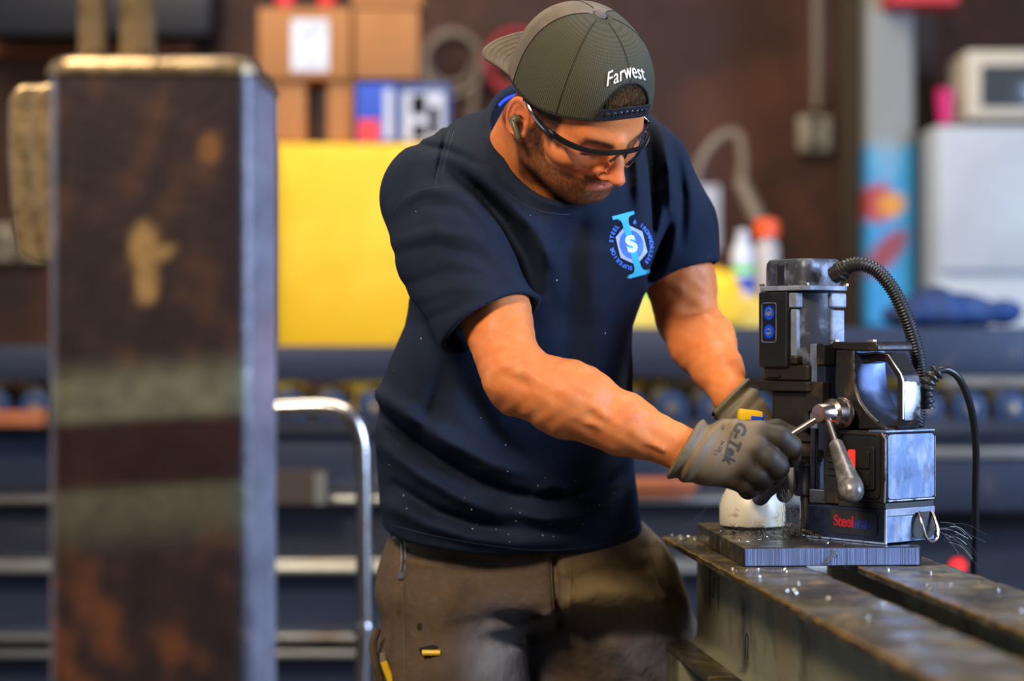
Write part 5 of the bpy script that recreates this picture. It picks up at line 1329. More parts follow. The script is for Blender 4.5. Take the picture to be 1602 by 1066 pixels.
# ---------------------------------------------------------------- trousers
prow = [(790, 614, 988, 3.168, .112), (835, 612, 997, 3.172, .116), (880, 602, 1024, 3.178, .126), (930, 595, 1050, 3.185, .134), (985, 588, 1080, 3.18, .140)]
qz = np.array([P(0, r[0], r[3]).z for r in prow]); qx = np.array([(P(r[1], 0, r[3]).x+P(r[2], 0, r[3]).x)/2 for r in prow]); qw = np.array([(P(r[2], 0, r[3]).x-P(r[1], 0, r[3]).x)/2 for r in prow]); qd = np.array([r[4] for r in prow])
oq = np.argsort(qz)
RHp, LHp = P(712, 925, 3.18), P(950, 925, 3.22)
RK, LK = P(700, 1330, 3.12), P(1062, 1330, 3.36)
RA, LA = P(700, 1770, 3.16), P(1080, 1720, 3.42)
def trousers_sdf(p):
    cx = np.interp(p.z, qz[oq], qx[oq]).astype(np.float32); hw = np.interp(p.z, qz[oq], qw[oq]).astype(np.float32); hd = np.interp(p.z, qz[oq], qd[oq]).astype(np.float32)
    k = (np.abs((p.x-cx)/hw)**2.4+np.abs((p.y-3.178)/hd)**2.4)**(1/2.4); t = (k-1)*hd*.9
    t = smax(t, p.z-P(0, 792, 3.1).z, .01); t = smax(t, P(0, 955, 3.1).z-p.z, .03)
    rl = chain(p, [(RHp, .108), (P(706, 1075, 3.15), .112), (RK, .092), (RA, .088)], .03)
    ll = chain(p, [(LHp, .108), (P(1003, 1075, 3.295), .118), (LK, .092), (LA, .088)], .03)
    ll = smin(ll, chain(p, [(P(935, 940, 3.22), .105), (P(925, 1090, 3.28), .110), (LK, .085)], .03), .05)
    legs = np.minimum(rl, ll); legs = smin(rl, ll, .012)
    t = smin(t, legs, .035)
    ux = pxof(p.x, p.y); uy = pyof(p.z, p.y)
    fl = [([(866, 872), (870, 920), (874, 975)], -.009, 5), ([(874, 975), (838, 1000), (800, 1008), (760, 1005)], -.004, 12), ([(870, 965), (820, 982), (770, 985)], .005, 12),
          ([(880, 978), (930, 990), (990, 995), (1040, 985)], -.004, 13), ([(885, 940), (940, 925), (1000, 925), (1035, 940)], .006, 14), ([(900, 905), (950, 895), (1010, 890)], -.004, 11),
          ([(640, 862), (700, 872), (770, 880)], -.004, 6), ([(640, 880), (720, 884)], .003, 7), ([(630, 850), (628, 940), (632, 1060)], -.003, 5), ([(700, 930), (690, 980), (700, 1040)], .005, 26), ([(1010, 860), (1040, 930), (1070, 985)], -.004, 9),
          ([(960, 1010), (1000, 1050), (1010, 1100)], .006, 18), ([(880, 895), (892, 905), (893, 955), (882, 985)], .0025, 4)]
    o = np.zeros_like(t)
    for pts, amp, w in fl:
        best = None
        for i in range(len(pts)-1):
            ax_, ay = pts[i]; bx, by = pts[i+1]; dx, dy = bx-ax_, by-ay; tt = np.clip(((ux-ax_)*dx+(uy-ay)*dy)/(dx*dx+dy*dy), 0, 1)
            e = np.exp(-((ux-ax_-tt*dx)**2+(uy-ay-tt*dy)**2)/(w*w)); best = e if best is None else np.maximum(best, e)
        o += 1.5*amp*best
    o += .004*np.sin(p.z*55+p.x*18)*sstep(-(p.z-CAMH), .35, .6)
    t = t-o*(p.y < 3.2)
    return smax(t, .075-p.z, .01)
gx = np.arange(-.27, .46, .0046); gy = np.arange(2.98, 3.56, .0056); gz = axisgrid([(.06, .75, .009), (.75, 1.03, .0042)])
V, F = nets(trousers_sdf, gx, gy, gz, coarse=4, band=.04)
V = relax(V, F, 1, .5)
ux = pxof(V[:, 0], V[:, 1]); uy = pyof(V[:, 2], V[:, 1])
nz = np.sin(ux*.045+2*np.sin(uy*.031))*np.sin(uy*.05+1.2*np.sin(ux*.05))*.5+.5; nf = np.sin(ux*.31+np.sin(uy*.2)*2)*np.sin(uy*.27+np.sin(ux*.13))*.5+.5
C = np.tile([.080, .046, .021], (len(V), 1))
C = mixc(C, np.exp(-(((ux-975)/80)**2+((uy-915)/45)**2))*.8, (.27, .19, .07))
C = mixc(C, np.exp(-(((ux-1020)/40)**2+((uy-870)/30)**2))*.5, (.20, .15, .085))
C = mixc(C, np.exp(-(((ux-785)/55)**2+((uy-1040)/70)**2))*.9, (.30, .34, .46))  # blue door light on the inner leg, painted into the cloth colour
C = mixc(C, np.exp(-(((ux-1030)/65)**2+((uy-1030)/50)**2))*.8, (.27, .28, .36))  # bluish light on the other thigh, also in the cloth colour
C = mixc(C, nz*.35, (.095, .062, .034)); C = mixc(C, np.exp(-(((ux-700)/60)**2+((uy-900)/50)**2))*.4, (.09, .052, .025)); C = mixc(C, (nf > .8)*.15, (.14, .12, .09))
C = mixc(C, np.exp(-(((ux-1003)/7)**2+((uy-894)/5)**2))*.8, (.35, .09, .03))
me_t = npmesh('trousers', V, F); vcol(me_t, C)
M['canvas'] = mk('dirty brown canvas', (1, 1, 1), .85, attr='Col', var=[((.03, .024, .018), 14, .52, .72, None, .5)], bump=[(9, .35), (45, .3), (600, .25)])
trs = pchild(newobj('trousers', me_t, M['canvas'])); tBVH = BVHTree.FromPolygons([Vector(v) for v in V.tolist()], F.tolist())
M['thread'] = mk('brown thread', (.12, .075, .035), .7)
seam([(862, 876), (864, 920), (868, 975)], 'fly_seam', .0007, .0006, M['thread'], tBVH); seam([(892, 872), (893, 930), (886, 965), (872, 985)], 'fly_seam', .0006, .0006, M['thread'], tBVH)
seam([(628, 860), (630, 930), (634, 1060)], 'side_seam', .0007, .0006, M['thread'], tBVH); seam([(1015, 862), (1035, 920), (1045, 950)], 'pocket_seam', .0006, .0006, M['thread'], tBVH)
seam([(640, 868), (720, 880), (800, 884)], 'pocket_seam', .0006, .0006, M['thread'], tBVH)
# worn hole with yellow pencil stub, silver pocket clip, yellow pencil
def onT(px, py, off): h, n, d = project(px, py, off, tBVH); return h, (n if n is not None else Vector((0, -1, 0)))
h, n = onT(675, 1020, .001)
if h is not None:
    ho = MB(); ho.add([h+Vector((.017*math.cos(a)*(1+.2*math.sin(3*a)), -.0015, .0085*math.sin(a)*(1+.2*math.cos(5*a)))) for a in [2*math.pi*k/20 for k in range(20)]]+[h+Vector((.017*math.cos(a), .004, .0085*math.sin(a))) for a in [2*math.pi*k/20 for k in range(20)]], [list(range(20)), list(range(20, 40))[::-1]]+[[k, (k+1) % 20, 20+(k+1) % 20, 20+k] for k in range(20)])
    pchild(ho.build('worn_hole', M['black'], None))
    st = MB().cyl(h+Vector((-.013, -.004, -.001)), h+Vector((.013, -.005, -.001)), .0042, 8); tag(st.build('pencil_stub', M['yplastic'], None, smooth=True), 'yellow pencil stub showing through a hole in the trouser thigh', 'pencil')
h2, n2 = onT(658, 980, .0008)
if h2 is not None: pchild(MB().lathe([(.006, 0), (.005, .0008), (0, .0008)], h2, 9, (0, -1, 0)).build('small_hole', M['black'], None))
h3, n3 = onT(630, 870, .003)
clipm = MB(); ca_ = [onT(a, b, .004)[0] for a, b in ((629, 838), (631, 850), (632, 870), (631, 888), (627, 900))]
ca_ = [c for c in ca_ if c is not None]
if len(ca_) > 2:
    kn = thing('pocket_knife', 'silver clip of a pocket knife on the trouser pocket under the shirt hem', 'knife', ca_[0])
    for s in (-.0028, .0028): clipm.tube([c-ca_[0]+Vector((s, 0, 0)) for c in ca_], .0017, 8)
    clipm.lathe([(.0055, 0), (.0055, .003), (0, .003)], ca_[-1]-ca_[0], 12, (0, -1, 0)); clipm.build('clip', M['scuff'], kn, smooth=True)
    MB().box((0, .001, .004), (.009, .004, .010), bev=.001).build('clip_base', M['scuff'], kn)
    MB().lathe([(.0035, 0), (.0035, .002), (0, .002)], Vector((-.012, 0, -.004)), 12, (0, -1, 0)).build('rivet', M['scuff'], kn, smooth=True)
hp1, hp2 = P(600, 1035, 3.07), P(616, 1078, 3.07)
pen = thing('pencil', 'yellow marker pencil in the leg pocket at the trouser side', 'pencil', hp1)
MB().cyl((0, 0, 0), hp2-hp1, .0055, 10).build('shaft', M['yplastic'], pen, smooth=True); MB().cyl(Vector((-.002, 0, .012)), (0, 0, 0), .0035, 10, .0055).build('tip', M['hosegrey'], pen, smooth=True)
pk_ = MB().tube(spline([P(590, 985, 3.10), P(583, 1010, 3.09), P(588, 1040, 3.08), P(598, 1075, 3.08)], 6), .006, 8).build('pocket_edge', M['canvas'], None, smooth=True)
vcol(pk_.data, np.tile([.07, .045, .025], (len(pk_.data.vertices), 1))); pchild(pk_)
# boots
def boot(a, lab):
    yaw_b = .25
    def f(p):
        x, y, z = p.x-a.x, p.y-a.y, p.z; c, s = math.cos(yaw_b), math.sin(yaw_b); X, Yb = x*c-y*s*-1*-1, x*s+y*c
        q = Pts(x, y, z); d = rc(q, (0, .02, .05), (0, .02, .18), .052, .058)
        d = smin(d, rc(q, (0, .03, .055), (.02, -.17, .05), .047, .043), .04); return smax(d, .012-z, .01)
    V, F = nets(f, np.arange(a.x-.09, a.x+.12, .006), np.arange(a.y-.26, a.y+.12, .006), np.arange(-.0, .26, .006), coarse=3)
    pchild(newobj('boot', npmesh('boot', V, F), mk('brown work boot leather', (.06, .035, .02), .6)))
    so = MB().prism([(a.x-.05, a.y+.08), (a.x+.05, a.y+.08), (a.x+.055, a.y-.05), (a.x+.07, a.y-.18), (a.x+.03, a.y-.215), (a.x-.015, a.y-.2), (a.x-.045, a.y-.08)], lambda p, q: (p, q, 0), lambda p, q: (p, q, .02))
    pchild(so.build('boot_sole', M['rubber'], None, bevel=.004))
boot(RA, 'r'); boot(LA, 'l')
# ================================================================== gloves
GB = {}
def glove(name, cuff, metas, fingers, thumb, palm, bounds, dark, col_lit, label):
    cuff_pts, cdir = cuff
    def f(p):
        c = chain(p, cuff_pts, .01)
        m = None
        for ch in metas:
            q = chain(p, ch, .01); m = q if m is None else smin(m, q, .012)
        for (cc, rr, RR) in palm: m = smin(m, el(p, cc, rr, RR), .018)
        c = np.maximum(c, -(((p.x-cuff_pts[0][0][0])*cdir.x+(p.y-cuff_pts[0][0][1])*cdir.y+(p.z-cuff_pts[0][0][2])*cdir.z)+.02)); d = smin(c, m, .022)
        for ch in fingers: d = smin(d, chain(p, ch, .008), .0035)
        d = smin(d, chain(p, thumb, .008), .006)
        # knit ribs of the cuff, wrinkles
        s = (p.x-cuff_pts[0][0][0])*cdir.x+(p.y-cuff_pts[0][0][1])*cdir.y+(p.z-cuff_pts[0][0][2])*cdir.z
        e = np.exp(-((s+.001)/.004)**2)*.0042-np.exp(-((s-.0095)/.0035)**2)*.0028+np.exp(-((s-.019)/.005)**2)*.0016-np.exp(-((s-.030)/.004)**2)*.0012
        d = d-e
        return smax(d, -(s+.005), .004)
    xs = [np.arange(a, b, .0019) for a, b in bounds]
    V, F = nets(f, *xs, coarse=4, band=.02)
    V = relax(V, F, 1, .4)
    me = npmesh(name, V, F)
    p = Pts(V[:, 0], V[:, 1], V[:, 2]); fd = None
    for ch in fingers: q = chain(p, ch[1:] if len(ch) > 3 else ch, .008); fd = q if fd is None else np.minimum(fd, q)
    fd = np.minimum(fd, chain(p, thumb, .008))
    m = 1-sstep(fd, .004, dark)
    n = np.sin(V[:, 0]*150+np.sin(V[:, 2]*120))*np.sin(V[:, 2]*170+1)*.5+.5
    C = np.tile(col_lit[0], (len(V), 1)).astype(float); C = mixc(C, n*.35, np.array(col_lit[0])*.7); C = mixc(C, m, col_lit[1]); C = mixc(C, m*n*.45, np.array(col_lit[1])*1.6)
    vcol(me, C)
    o = pchild(newobj(name, me, mk(name+' knit', (1, 1, 1), .62, attr='Col', bump=[(420, .22, (1, 1, 1)), (60, .1)]))); tag(o, label)
    GB[label] = BVHTree.FromPolygons([Vector(v) for v in V.tolist()], F.tolist())
    return o
G = lambda *q: P(*q)
rd_ = Vector((.84, -.12, -.50)).normalized()
glove('work_glove',
      ([(G(1072, 706, 2.795), .0395), (G(1098, 711, 2.80), .0350)], rd_),
      [[(G(1100, 694, 2.80), .020), (G(1145, 679, 2.795), .0185), (G(1189, 678, 2.798), .0165)],
       [(G(1100, 705, 2.795), .022), (G(1183, 703, 2.787), .0165)],
       [(G(1100, 718, 2.795), .022), (G(1168, 729, 2.789), .0160)],
       [(G(1100, 730, 2.80), .0195), (G(1150, 749, 2.80), .0150)]],
      [[(G(1189, 678, 2.798), .0165), (G(1220, 686, 2.792), .0150), (G(1236, 700, 2.80), .0148), (G(1236, 714, 2.828), .0135), (G(1218, 716, 2.85), .0120)],
       [(G(1183, 703, 2.787), .0165), (G(1203, 719, 2.782), .0152), (G(1216, 731, 2.79), .0148), (G(1213, 742, 2.82), .0132), (G(1194, 738, 2.845), .0118)],
       [(G(1168, 729, 2.789), .0158), (G(1184, 741, 2.787), .0142), (G(1193, 749, 2.797), .0138), (G(1189, 757, 2.825), .0125), (G(1172, 750, 2.845), .0112)],
       [(G(1150, 749, 2.80), .0150), (G(1166, 758, 2.80), .0128), (G(1174, 763, 2.81), .0122), (G(1170, 767, 2.832), .0112), (G(1157, 758, 2.85), .0100)]],
      [(G(1108, 690, 2.83), .020), (G(1170, 678, 2.862), .0165), (G(1215, 672, 2.868), .0130), (G(1243, 680, 2.862), .0108)],
      [(G(1128, 712, 2.818), (.042, .022, .036), None)],
      ((.205, .39), (2.735, 2.90), (zc-.225, zc-.085)), .028, ((.170, .112, .055), (.022, .015, .008)), 'grey-brown right glove with dark coated fingers')
ld_ = Vector((.70, -.12, -.70)).normalized()
glove('work_glove',
      ([(G(1145, 622, 3.003), .0325), (G(1162, 643, 2.998), .0300)], ld_),
      [[(G(1165, 640, 3.0), .020), (G(1212, 688, 2.99), .0165)], [(G(1158, 648, 2.995), .021), (G(1196, 698, 2.978), .0165)], [(G(1150, 652, 2.99), .020), (G(1180, 704, 2.972), .0155)], [(G(1142, 655, 2.99), .017), (G(1162, 700, 2.972), .0145)]],
      [[(G(1212, 688, 2.99), .0165), (G(1226, 712, 2.992), .0142), (G(1232, 738, 2.992), .0136), (G(1231, 760, 2.985), .0125), (G(1227, 774, 2.978), .0118)],
       [(G(1196, 698, 2.978), .0160), (G(1207, 722, 2.968), .0140), (G(1211, 742, 2.962), .0134), (G(1207, 756, 2.962), .0124), (G(1203, 764, 2.965), .0118)],
       [(G(1180, 704, 2.972), .0155), (G(1192, 732, 2.960), .0138), (G(1196, 755, 2.958), .0130), (G(1193, 770, 2.960), .0122), (G(1189, 779, 2.962), .0115)],
       [(G(1162, 700, 2.972), .0145), (G(1170, 724, 2.965), .0125), (G(1174, 742, 2.965), .0115), (G(1174, 752, 2.97), .0105), (G(1172, 758, 2.975), .0100)]],
      [(G(1160, 655, 3.01), .019), (G(1190, 690, 3.04), .0150), (G(1206, 716, 3.045), .0125), (G(1210, 734, 3.04), .0110)],
      [(G(1172, 672, 2.992), (.030, .024, .034), None)],
      ((.285, .42), (2.92, 3.09), (zc-.255, zc-.05)), .022, ((.15, .120, .075), (.24, .24, .27)), 'grey left glove reaching behind the other one')  # finger colour lightened to carry the blue light on the tips
gkey = 'grey-brown right glove with dark coated fingers'
M['gprint'] = mk('dark glove print', (.035, .03, .025), .6)
def gtext(body, size, px, py, ang, bold=0, shear=.2):
    Vt, Ft = text_geo(body, size, bold=bold, shear=shear); Vt, Ft = subdivide_geo(Vt, Ft, size*.25); a = math.radians(ang); out = []
    for v in Vt:
        h, n, d = project(px+v.x*math.cos(a)+v.y*math.sin(a), py+v.x*math.sin(a)-v.y*math.cos(a), .0009, GB[gkey])
        out.append(h if h is not None else P(px, py, 2.79))
    pchild(decal('lettering', out, Ft, lambda v: v, M['gprint']))
gtext('G-Tek', 26, 1150, 692, 110, .5); gtext('CE', 7, 1131, 668, 110); gtext('34-225', 7, 1128, 698, 108); gtext('L 9', 6, 1120, 708, 108)
gl_ = [project(a, b, .0008, GB[gkey])[0] for a, b in ((1157, 659), (1150, 668), (1143, 684), (1138, 700), (1134, 718))]
pchild(MB().tube([g for g in gl_ if g is not None], .0004, 5).build('print_line', M['gprint'], None))

# ================================================================== cap
capA, capB, capF = .0865, .1045, -.004; capTop = .156
def rimz(th): c = math.cos(th); return .034+.032*max(0, c)**1.5-.006*max(0, -c)
ARW, ARH = .50, .046
def caps(th, z):
    zr = rimz(th); t = max(0, min(1, (z-zr)/(capTop-zr))); p_ = 2.5
    k = max(0, 1-t**p_)**(1/2.35)
    k *= 1-.05*t*(math.cos(th) > 0)*max(0, math.cos(th))
    sq = (abs(math.cos(th))**2.35+abs(math.sin(th))**2.35)**(-1/2.35)
    return Vector((capA*sq*math.sin(th)*k, capF-.006*t+capB*sq*math.cos(th)*k, z))
def capnorm(th, z):
    a, b = caps(th+.02, z)-caps(th-.02, z), caps(th, min(z+.002, capTop-.003))-caps(th, min(z+.002, capTop-.003)-.004); return b.cross(a).normalized()*(-1 if b.cross(a).dot(caps(th, z)-Vector((0, 0, .05))) < 0 else 1)
def zstart(th):
    a = (th+math.pi) % (2*math.pi)-math.pi
    if abs(a) < ARW: return rimz(a)+ARH*max(0, 1-(abs(a)/ARW)**2.6)**.5
    return rimz(a)
def cap_patch(name, th0, th1, mat, n=80, m=34, off=0, label=None, par=None):
    V = [];F = []; ths = [th0+(th1-th0)*i/n for i in range(n+1)]
    ths = sorted(ths+[x for x in (-ARW+1e-4, ARW-1e-4, -ARW-1e-4, ARW+1e-4, *[s*ARW*k for s in (-1, 1) for k in (.9, .95, .975, .99, .997, .9995)]) if th0 < x < th1])
    uv = []
    for th in ths:
        z0 = zstart(th)
        for j in range(m+1):
            t = j/m; t = 1-(1-t)**1.7; z = z0+(capTop-.0002-z0)*t; q = caps(th, z)
            q = q+(q-Vector((0, 0, .06))).normalized()*off; V.append(H(*q)); uv.append((th*.095, z))
    k = m+1
    F = [[i*k+j, i*k+j+1, (i+1)*k+j+1, (i+1)*k+j] for i in range(len(ths)-1) for j in range(m)]
    me = bpy.data.meshes.new(name); me.from_pydata(V, [], F); me.update(); me.shade_smooth()
    ul = me.uv_layers.new(name='UVMap')
    for lp in me.loops: ul.data[lp.index].uv = uv[lp.vertex_index]
    o = newobj(name, me, mat); s = o.modifiers.new('thick', 'SOLIDIFY'); s.thickness = .0016; s.offset = 0
    return tag(o, label)
def mesh_mat(name, c0, c1, sc, bstr):
    m = mk(name, c0, .8); nt = m.node_tree; N, L = nt.nodes, nt.links; b = N['Principled BSDF']
    uv = N.new('ShaderNodeTexCoord'); outs = []
    for dr in ('X', 'Y'):
        w_ = N.new('ShaderNodeTexWave'); w_.wave_type = 'BANDS'; w_.bands_direction = dr; w_.inputs['Scale'].default_value = sc*(1 if dr == 'X' else 1.0); w_.inputs['Distortion'].default_value = .6; w_.inputs['Detail Scale'].default_value = .5
        L.new(uv.outputs['UV'], w_.inputs['Vector']); outs.append(w_.outputs['Fac'])
    mu = N.new('ShaderNodeMix'); mu.data_type = 'FLOAT'; mu.inputs[0].default_value = .22; L.new(outs[0], mu.inputs[2]); L.new(outs[1], mu.inputs[3])
    mx = N.new('ShaderNodeMix'); mx.data_type = 'RGBA'; L.new(mu.outputs[0], mx.inputs[0]); mx.inputs[6].default_value = (*c1, 1); mx.inputs[7].default_value = (*c0, 1)
    L.new(mx.outputs[2], b.inputs['Base Color']); bp = N.new('ShaderNodeBump'); bp.inputs['Strength'].default_value = bstr; bp.inputs['Distance'].default_value = .0008; L.new(mu.outputs[0], bp.inputs['Height']); L.new(bp.outputs[0], b.inputs['Normal'])
    return m
M['capmesh'] = mesh_mat('olive cap mesh', (.088, .080, .038), (.006, .006, .004), 115, .6)
M['capcloth'] = mk('faded olive cap cloth', (.135, .105, .070), .85, var=[((.09, .07, .05), 25, .45, .65), ((.06, .06, .08), 14, .5, .7)], bump=[(600, .2)])
M['snapm'] = mk('glossy black snap', (.03, .03, .033), .2)
M['capdark'] = mk('dark cap trim', (.016, .017, .020), .5)
capE = thing('baseball_cap', 'olive mesh-back cap worn backwards on the man\'s head, bill pointing left', 'cap', H(0, 0, .05))
def cchild(o): o.parent = capE; o.matrix_parent_inverse = Matrix.Translation(-capE.location); return o
FP = 1.95
cchild(cap_patch('mesh_panel', -FP, FP, M['capmesh'], n=150))
cchild(cap_patch('front_panel', FP, 2*math.pi-FP, M['capcloth'], n=90, label='faded solid cloth panel next to the bill'))
sm = MB()
for th in (-1.03, 1.03, FP-.01, -FP+.01, math.pi, .0):
    z0 = zstart(th); pts = []
    for j in range(26):
        z = z0+(capTop-.0008-z0)*(1-(1-j/25)**1.6); q = caps(th, z); pts.append(H(*(q+(q-Vector((0, 0, .06))).normalized()*.0008)))
    sm.tube(pts, .0009, 6)
cchild(sm.build('panel_seam', M['capmesh'], None, smooth=True))
cchild(MB().lathe([(.0085, -.003), (.0085, .0008), (.006, .0032), (0, .0042)], H(0, -.0102, capTop), 20, U_).build('top_button', M['capcloth'], None, smooth=True))
# arch binding and rim binding
bd = MB(); arc = [ARW*math.sin(math.pi/2*k/16) for k in range(-16, 17)]
bd.tube([H(*(caps(a, zstart(a))*1.0+Vector((0, .0, 0)))) for a in arc], .0018, 8)
cchild(bd.build('arch_binding', M['capmesh'], None, smooth=True))
bd = MB(); rr_ = [ARW+(2*math.pi-2*ARW)*k/90 for k in range(91)]
bd.tube([H(*caps(a, rimz(a)+.001)) for a in rr_], .0014, 8); cchild(bd.build('rim_binding', M['capmesh'], None, smooth=True))
# snap strap across the opening
V = []; n = 30; F = []
for k in range(n+1):
    a = -ARW*1.02+2*ARW*1.02*k/n
    for (z, o) in ((-.0005, .0), (-.0005, .0016), (.0185, .0016), (.0185, .0)):
        q = caps(a, rimz(a)+.001); q = Vector((q.x*(1+o/.1), capF+(q.y-capF)*(1+o/.1), rimz(a)+z)); V.append(H(*q))
F = [[i*4+j, i*4+(j+1) % 4, i*4+4+(j+1) % 4, i*4+4+j] for i in range(n) for j in range(4)]+[[3, 2, 1, 0], [n*4+j for j in range(4)]]
stp = cchild(MB().add(V, F).build('snap_strap', M['capdark'], None, bevel=.0004))
tag(stp, 'black plastic snap strap across the forehead')
for k in range(8):
    a = .36-.72*k/7; q = caps(a, rimz(a)+.001); q = Vector((q.x*1.021, capF+(q.y-capF)*1.021, rimz(a)+.0105)); nrm = (R_*math.sin(a)+F_*math.cos(a)).normalized()
    s_ = MB().lathe([(.0032, -.0005), (.0032, .0007), (.0024, .0013), (.0014, .0013), (.0012, .0004), (0, .0004)], H(*q), 14, nrm).build('snap', M['snapm'], None, smooth=True)
    s_.parent = stp
# lettering on the mesh
Vt, Ft = text_geo('Farwest', .0222, 1.06); Vt, Ft = subdivide_geo(Vt, Ft, .005)
def capmap(v):
    # arc over the opening
    X = -v.x+.006; th = X/.094; z = rimz(0)+ARH+.0125-.30*abs(X)**1.6*10*.55+v.y; q = caps(th, z); return H(*(q+(q-Vector((0, 0, .05))).normalized()*.0019))
lt = cchild(decal('lettering', Vt, Ft, capmap, mk('white embroidery', (.80, .74, .66), .7)))
sd = lt.modifiers.new('thick', 'SOLIDIFY'); sd.thickness = .0008; sd.offset = 1; tag(lt, 'white embroidered lettering')
# bill
V = []; uvn = 26; tn = 12
for i in range(uvn+1):
    s = -1+2*i/uvn; th = math.pi-s*1.02; a = caps(th, rimz(th)+.002); a = Vector((a.x*.99, a.y*.995, a.z))
    so = s*1.18; out_ = Vector((.088*math.sin(so*1.28)/math.sin(1.51)*1.0, -.100-.042*max(0, math.cos(so*1.30))**.45, 0))
    for j in range(tn+1):
        t = j/tn; q = a.lerp(Vector((out_.x, out_.y, a.z)), t)
        q.z = a.z+.016*t-.020*(q.x/.09)**2*t
        V.append(H(*q))
k = tn+1; F = [[i*k+j, i*k+j+1, (i+1)*k+j+1, (i+1)*k+j] for i in range(uvn) for j in range(tn)]
me_b = bpy.data.meshes.new('bill'); me_b.from_pydata(V, [], F); me_b.shade_smooth(); bl_ = cchild(newobj('bill', me_b, M['capcloth'])); s_ = bl_.modifiers.new('thick', 'SOLIDIFY'); s_.thickness = .003; s_.offset = 0
stt_ = MB()
for jj in (3, 5, 7, 9, 11):
    stt_.tube([V[i*k+jj]+U_*.0018 for i in range(1, uvn)], .00022, 4)
stt_ = stt_.build('stitching', mk('brown cap stitching', (.08, .06, .04), .8), None); stt_.parent = bl_

# hair showing through the opening and round the ears
V = []; F = []
hm_ = MB()
rnd = random.Random(3)
for k in range(520):
    a = rnd.uniform(-.46, .46); z0 = rimz(a)+ARH*rnd.uniform(.55, 1.15)+.004; L = rnd.uniform(.020, .034)
    p0 = caps(a, z0)*.955; sw = rnd.uniform(-.006, .004); pts = []
    for j in range(5):
        t = j/4; z = z0-L*t; e = .062+(.0785-.062)*1; yy = caps(a, max(z, rimz(a)+.001)); w_ = .935+.035*math.sin(t*3)+rnd.uniform(-.004, .004)
        pts.append(H(yy.x*w_+sw*t, capF+(yy.y-capF)*w_, z))
    hm_.tube(pts, [.0008, .0008, .0007, .0005, .0002], 4, cap=False)
ho_ = pchild(hm_.build('forelock', mk('light brown hair strands', (.10, .050, .024), .4, var=[((.26, .15, .07), 300, .5, .7)]), None, smooth=True)); ho_['kind'] = 'stuff'

# ================================================================== safety glasses
gs = thing('safety_glasses', 'black-framed clear safety glasses worn by the man', 'glasses', H(0, .11, .02))
def gch(o, par=None): o.parent = par or gs; o.matrix_parent_inverse = Matrix.Translation(-gs.location); return o
half = [(0, .1205, .0245), (.012, .1195, .0245), (.030, .115, .0225), (.048, .104, .0205), (.063, .090, .0200), (.074, .074, .0205), (.080, .060, .0215)]
bar = [H(-a, b, c) for a, b, c in half[::-1]]+[H(*q) for q in half[1:]]
gm = mk('glossy black frame', (.008, .008, .009), .18, coat=.5)
sb = spline(bar, 6); fr = MB(); n = len(sb)
V = []
for i, q in enumerate(sb):
    d = (sb[min(i+1, n-1)]-sb[max(i-1, 0)]).normalized(); out_ = (q-H(0, .0, .02)); out_ = (out_-U_*out_.dot(U_)).normalized(); hgt = .0034+.0012*abs(i-n/2)/(n/2)
    for (o, h) in ((-.0018, -hgt), (.0012, -hgt*.8), (.0020, 0), (.0010, hgt*.8), (-.0018, hgt)): V.append(q+out_*o+U_*h)
F = [[i*5+j, i*5+(j+1) % 5, i*5+5+(j+1) % 5, i*5+5+j] for i in range(n-1) for j in range(5)]+[[4, 3, 2, 1, 0], [(n-1)*5+j for j in range(5)]]
frm = gch(fr.add(V, F).build('frame', gm, None, smooth=True, angle=50))
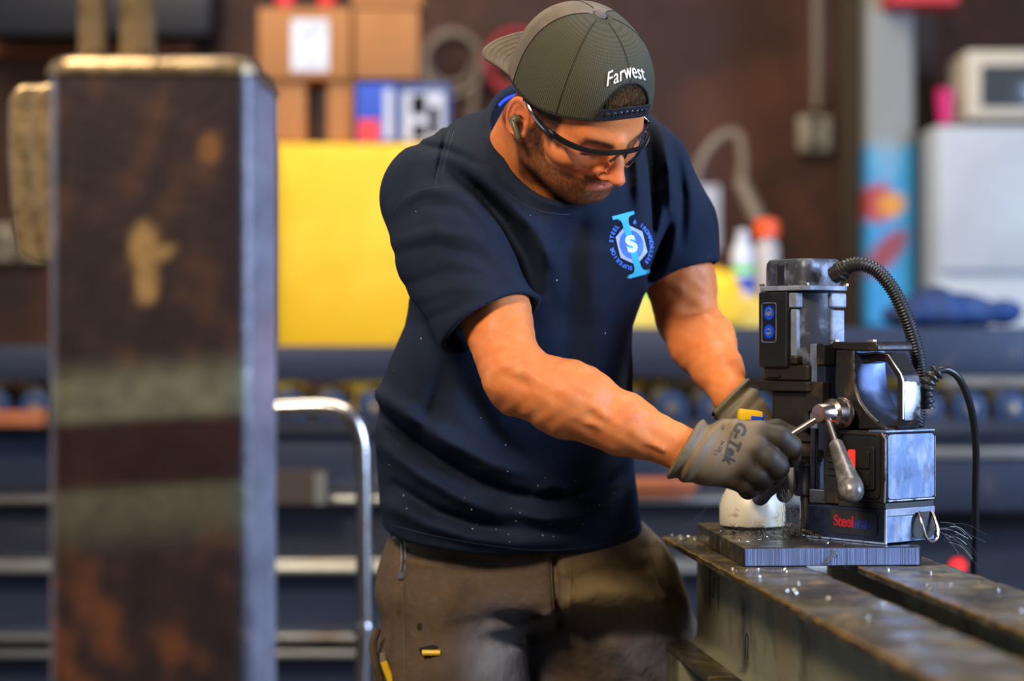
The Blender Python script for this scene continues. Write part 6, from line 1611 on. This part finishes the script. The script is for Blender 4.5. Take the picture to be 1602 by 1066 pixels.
for s in (-1, 1):
    tm = [H(s*.080, .060, .0215), H(s*.0815, .048, .0200), H(s*.0820, .030, .0200), H(s*.0825, .012, .0230), H(s*.0835, -.004, .0280), H(s*.083, -.016, .0260), H(s*.080, -.024, .0150)]
    gch(MB().tube(spline(tm, 6), [.0034-.0012*i/36 for i in range(37)], 8).build('temple', gm, None, smooth=True))
    hn = MB().box((0, 0, 0), (.003, .014, .0085), Matrix((R_, F_, U_)).transposed().to_3x3(), bev=.001); h_ = hn.build('hinge', gm, None, smooth=True); h_.location = H(s*.0808, .058, .021); gch(h_)
    # lens
    V = []; un, vn = 18, 8
    for i in range(un+1):
        u_ = i/un; x = .0055+(.071-.0055)*u_; j = 0
        while j < len(half)-2 and half[j+1][0] < x: j += 1
        t = (x-half[j][0])/(half[j+1][0]-half[j][0]); y = half[j][1]+(half[j+1][1]-half[j][1])*t; z = half[j][2]+(half[j+1][2]-half[j][2])*t
        dep = .036*(math.sin(math.pi*min(1, (u_*.86+.14)))**.55) if u_ < .999 else .004
        for k in range(vn+1):
            v = k/vn; V.append(H(s*(x-.003*v*u_), y-.0045*v-.004*v*v, z-.001-dep*v))
    k = vn+1; F = [[a*k+b, a*k+b+1, (a+1)*k+b+1, (a+1)*k+b] for a in range(un) for b in range(vn)]
    ml = bpy.data.meshes.new('lens'); ml.from_pydata(V, [], F); ml.shade_smooth()
    if 'lensm' not in M: M['lensm'] = mk('clear polycarbonate', (.95, .95, .97), .03, trans=1, ior=1.12, spec=.9)
    lo = gch(newobj('lens', ml, M['lensm'])); ss = lo.modifiers.new('thick', 'SOLIDIFY'); ss.thickness = .0012
    gch(MB().tube([V[a*k+vn] for a in range(un+1)], .0006, 6).build('lens_edge', M['lensm'], None, smooth=True), lo).matrix_parent_inverse = Matrix.Identity(4)
for s in (-1, 1): gch(MB().tube([H(s*.006, .1165, .020), H(s*.009, .1145, .012), H(s*.0115, .110, .004)], .0016, 8).build('nose_pad', gm, None, smooth=True))
# earbud
eb = thing('earbud', 'olive earbud in the man\'s visible ear', 'earbud', H(.090, -.008, -.002))
MB().lathe([(0, -.006), (.006, -.005), (.0082, 0), (.0078, .004), (.004, .0075), (0, .008)], (0, 0, 0), 20, (R_-F_*.1).normalized()).build('bud', mk('olive matt plastic', (.095, .085, .045), .4), eb, smooth=True)
sd_ = (F_*.95-U_*.55).normalized(); st_ = Vector(R_*.005)
MB().lathe([(0, -.002), (.0035, 0), (.0040, .004), (.0037, .026), (.002, .0285), (0, .029)], st_, 14, sd_).build('stem', bpy.data.materials['olive matt plastic'], eb, smooth=True)
# blue edge of a second shirt at the back of the neck
bi = [collar_c+e1*e1h*.97*math.cos(a)+e2*e2h*.97*math.sin(a)+e3*.012 for a in [math.pi+.75*(k/12)-.05 for k in range(13)]]
pchild(MB().tube(bi, .0026, 8).build('undershirt_edge', mk('royal blue cotton', (.01, .05, .60), .7), None, smooth=True))
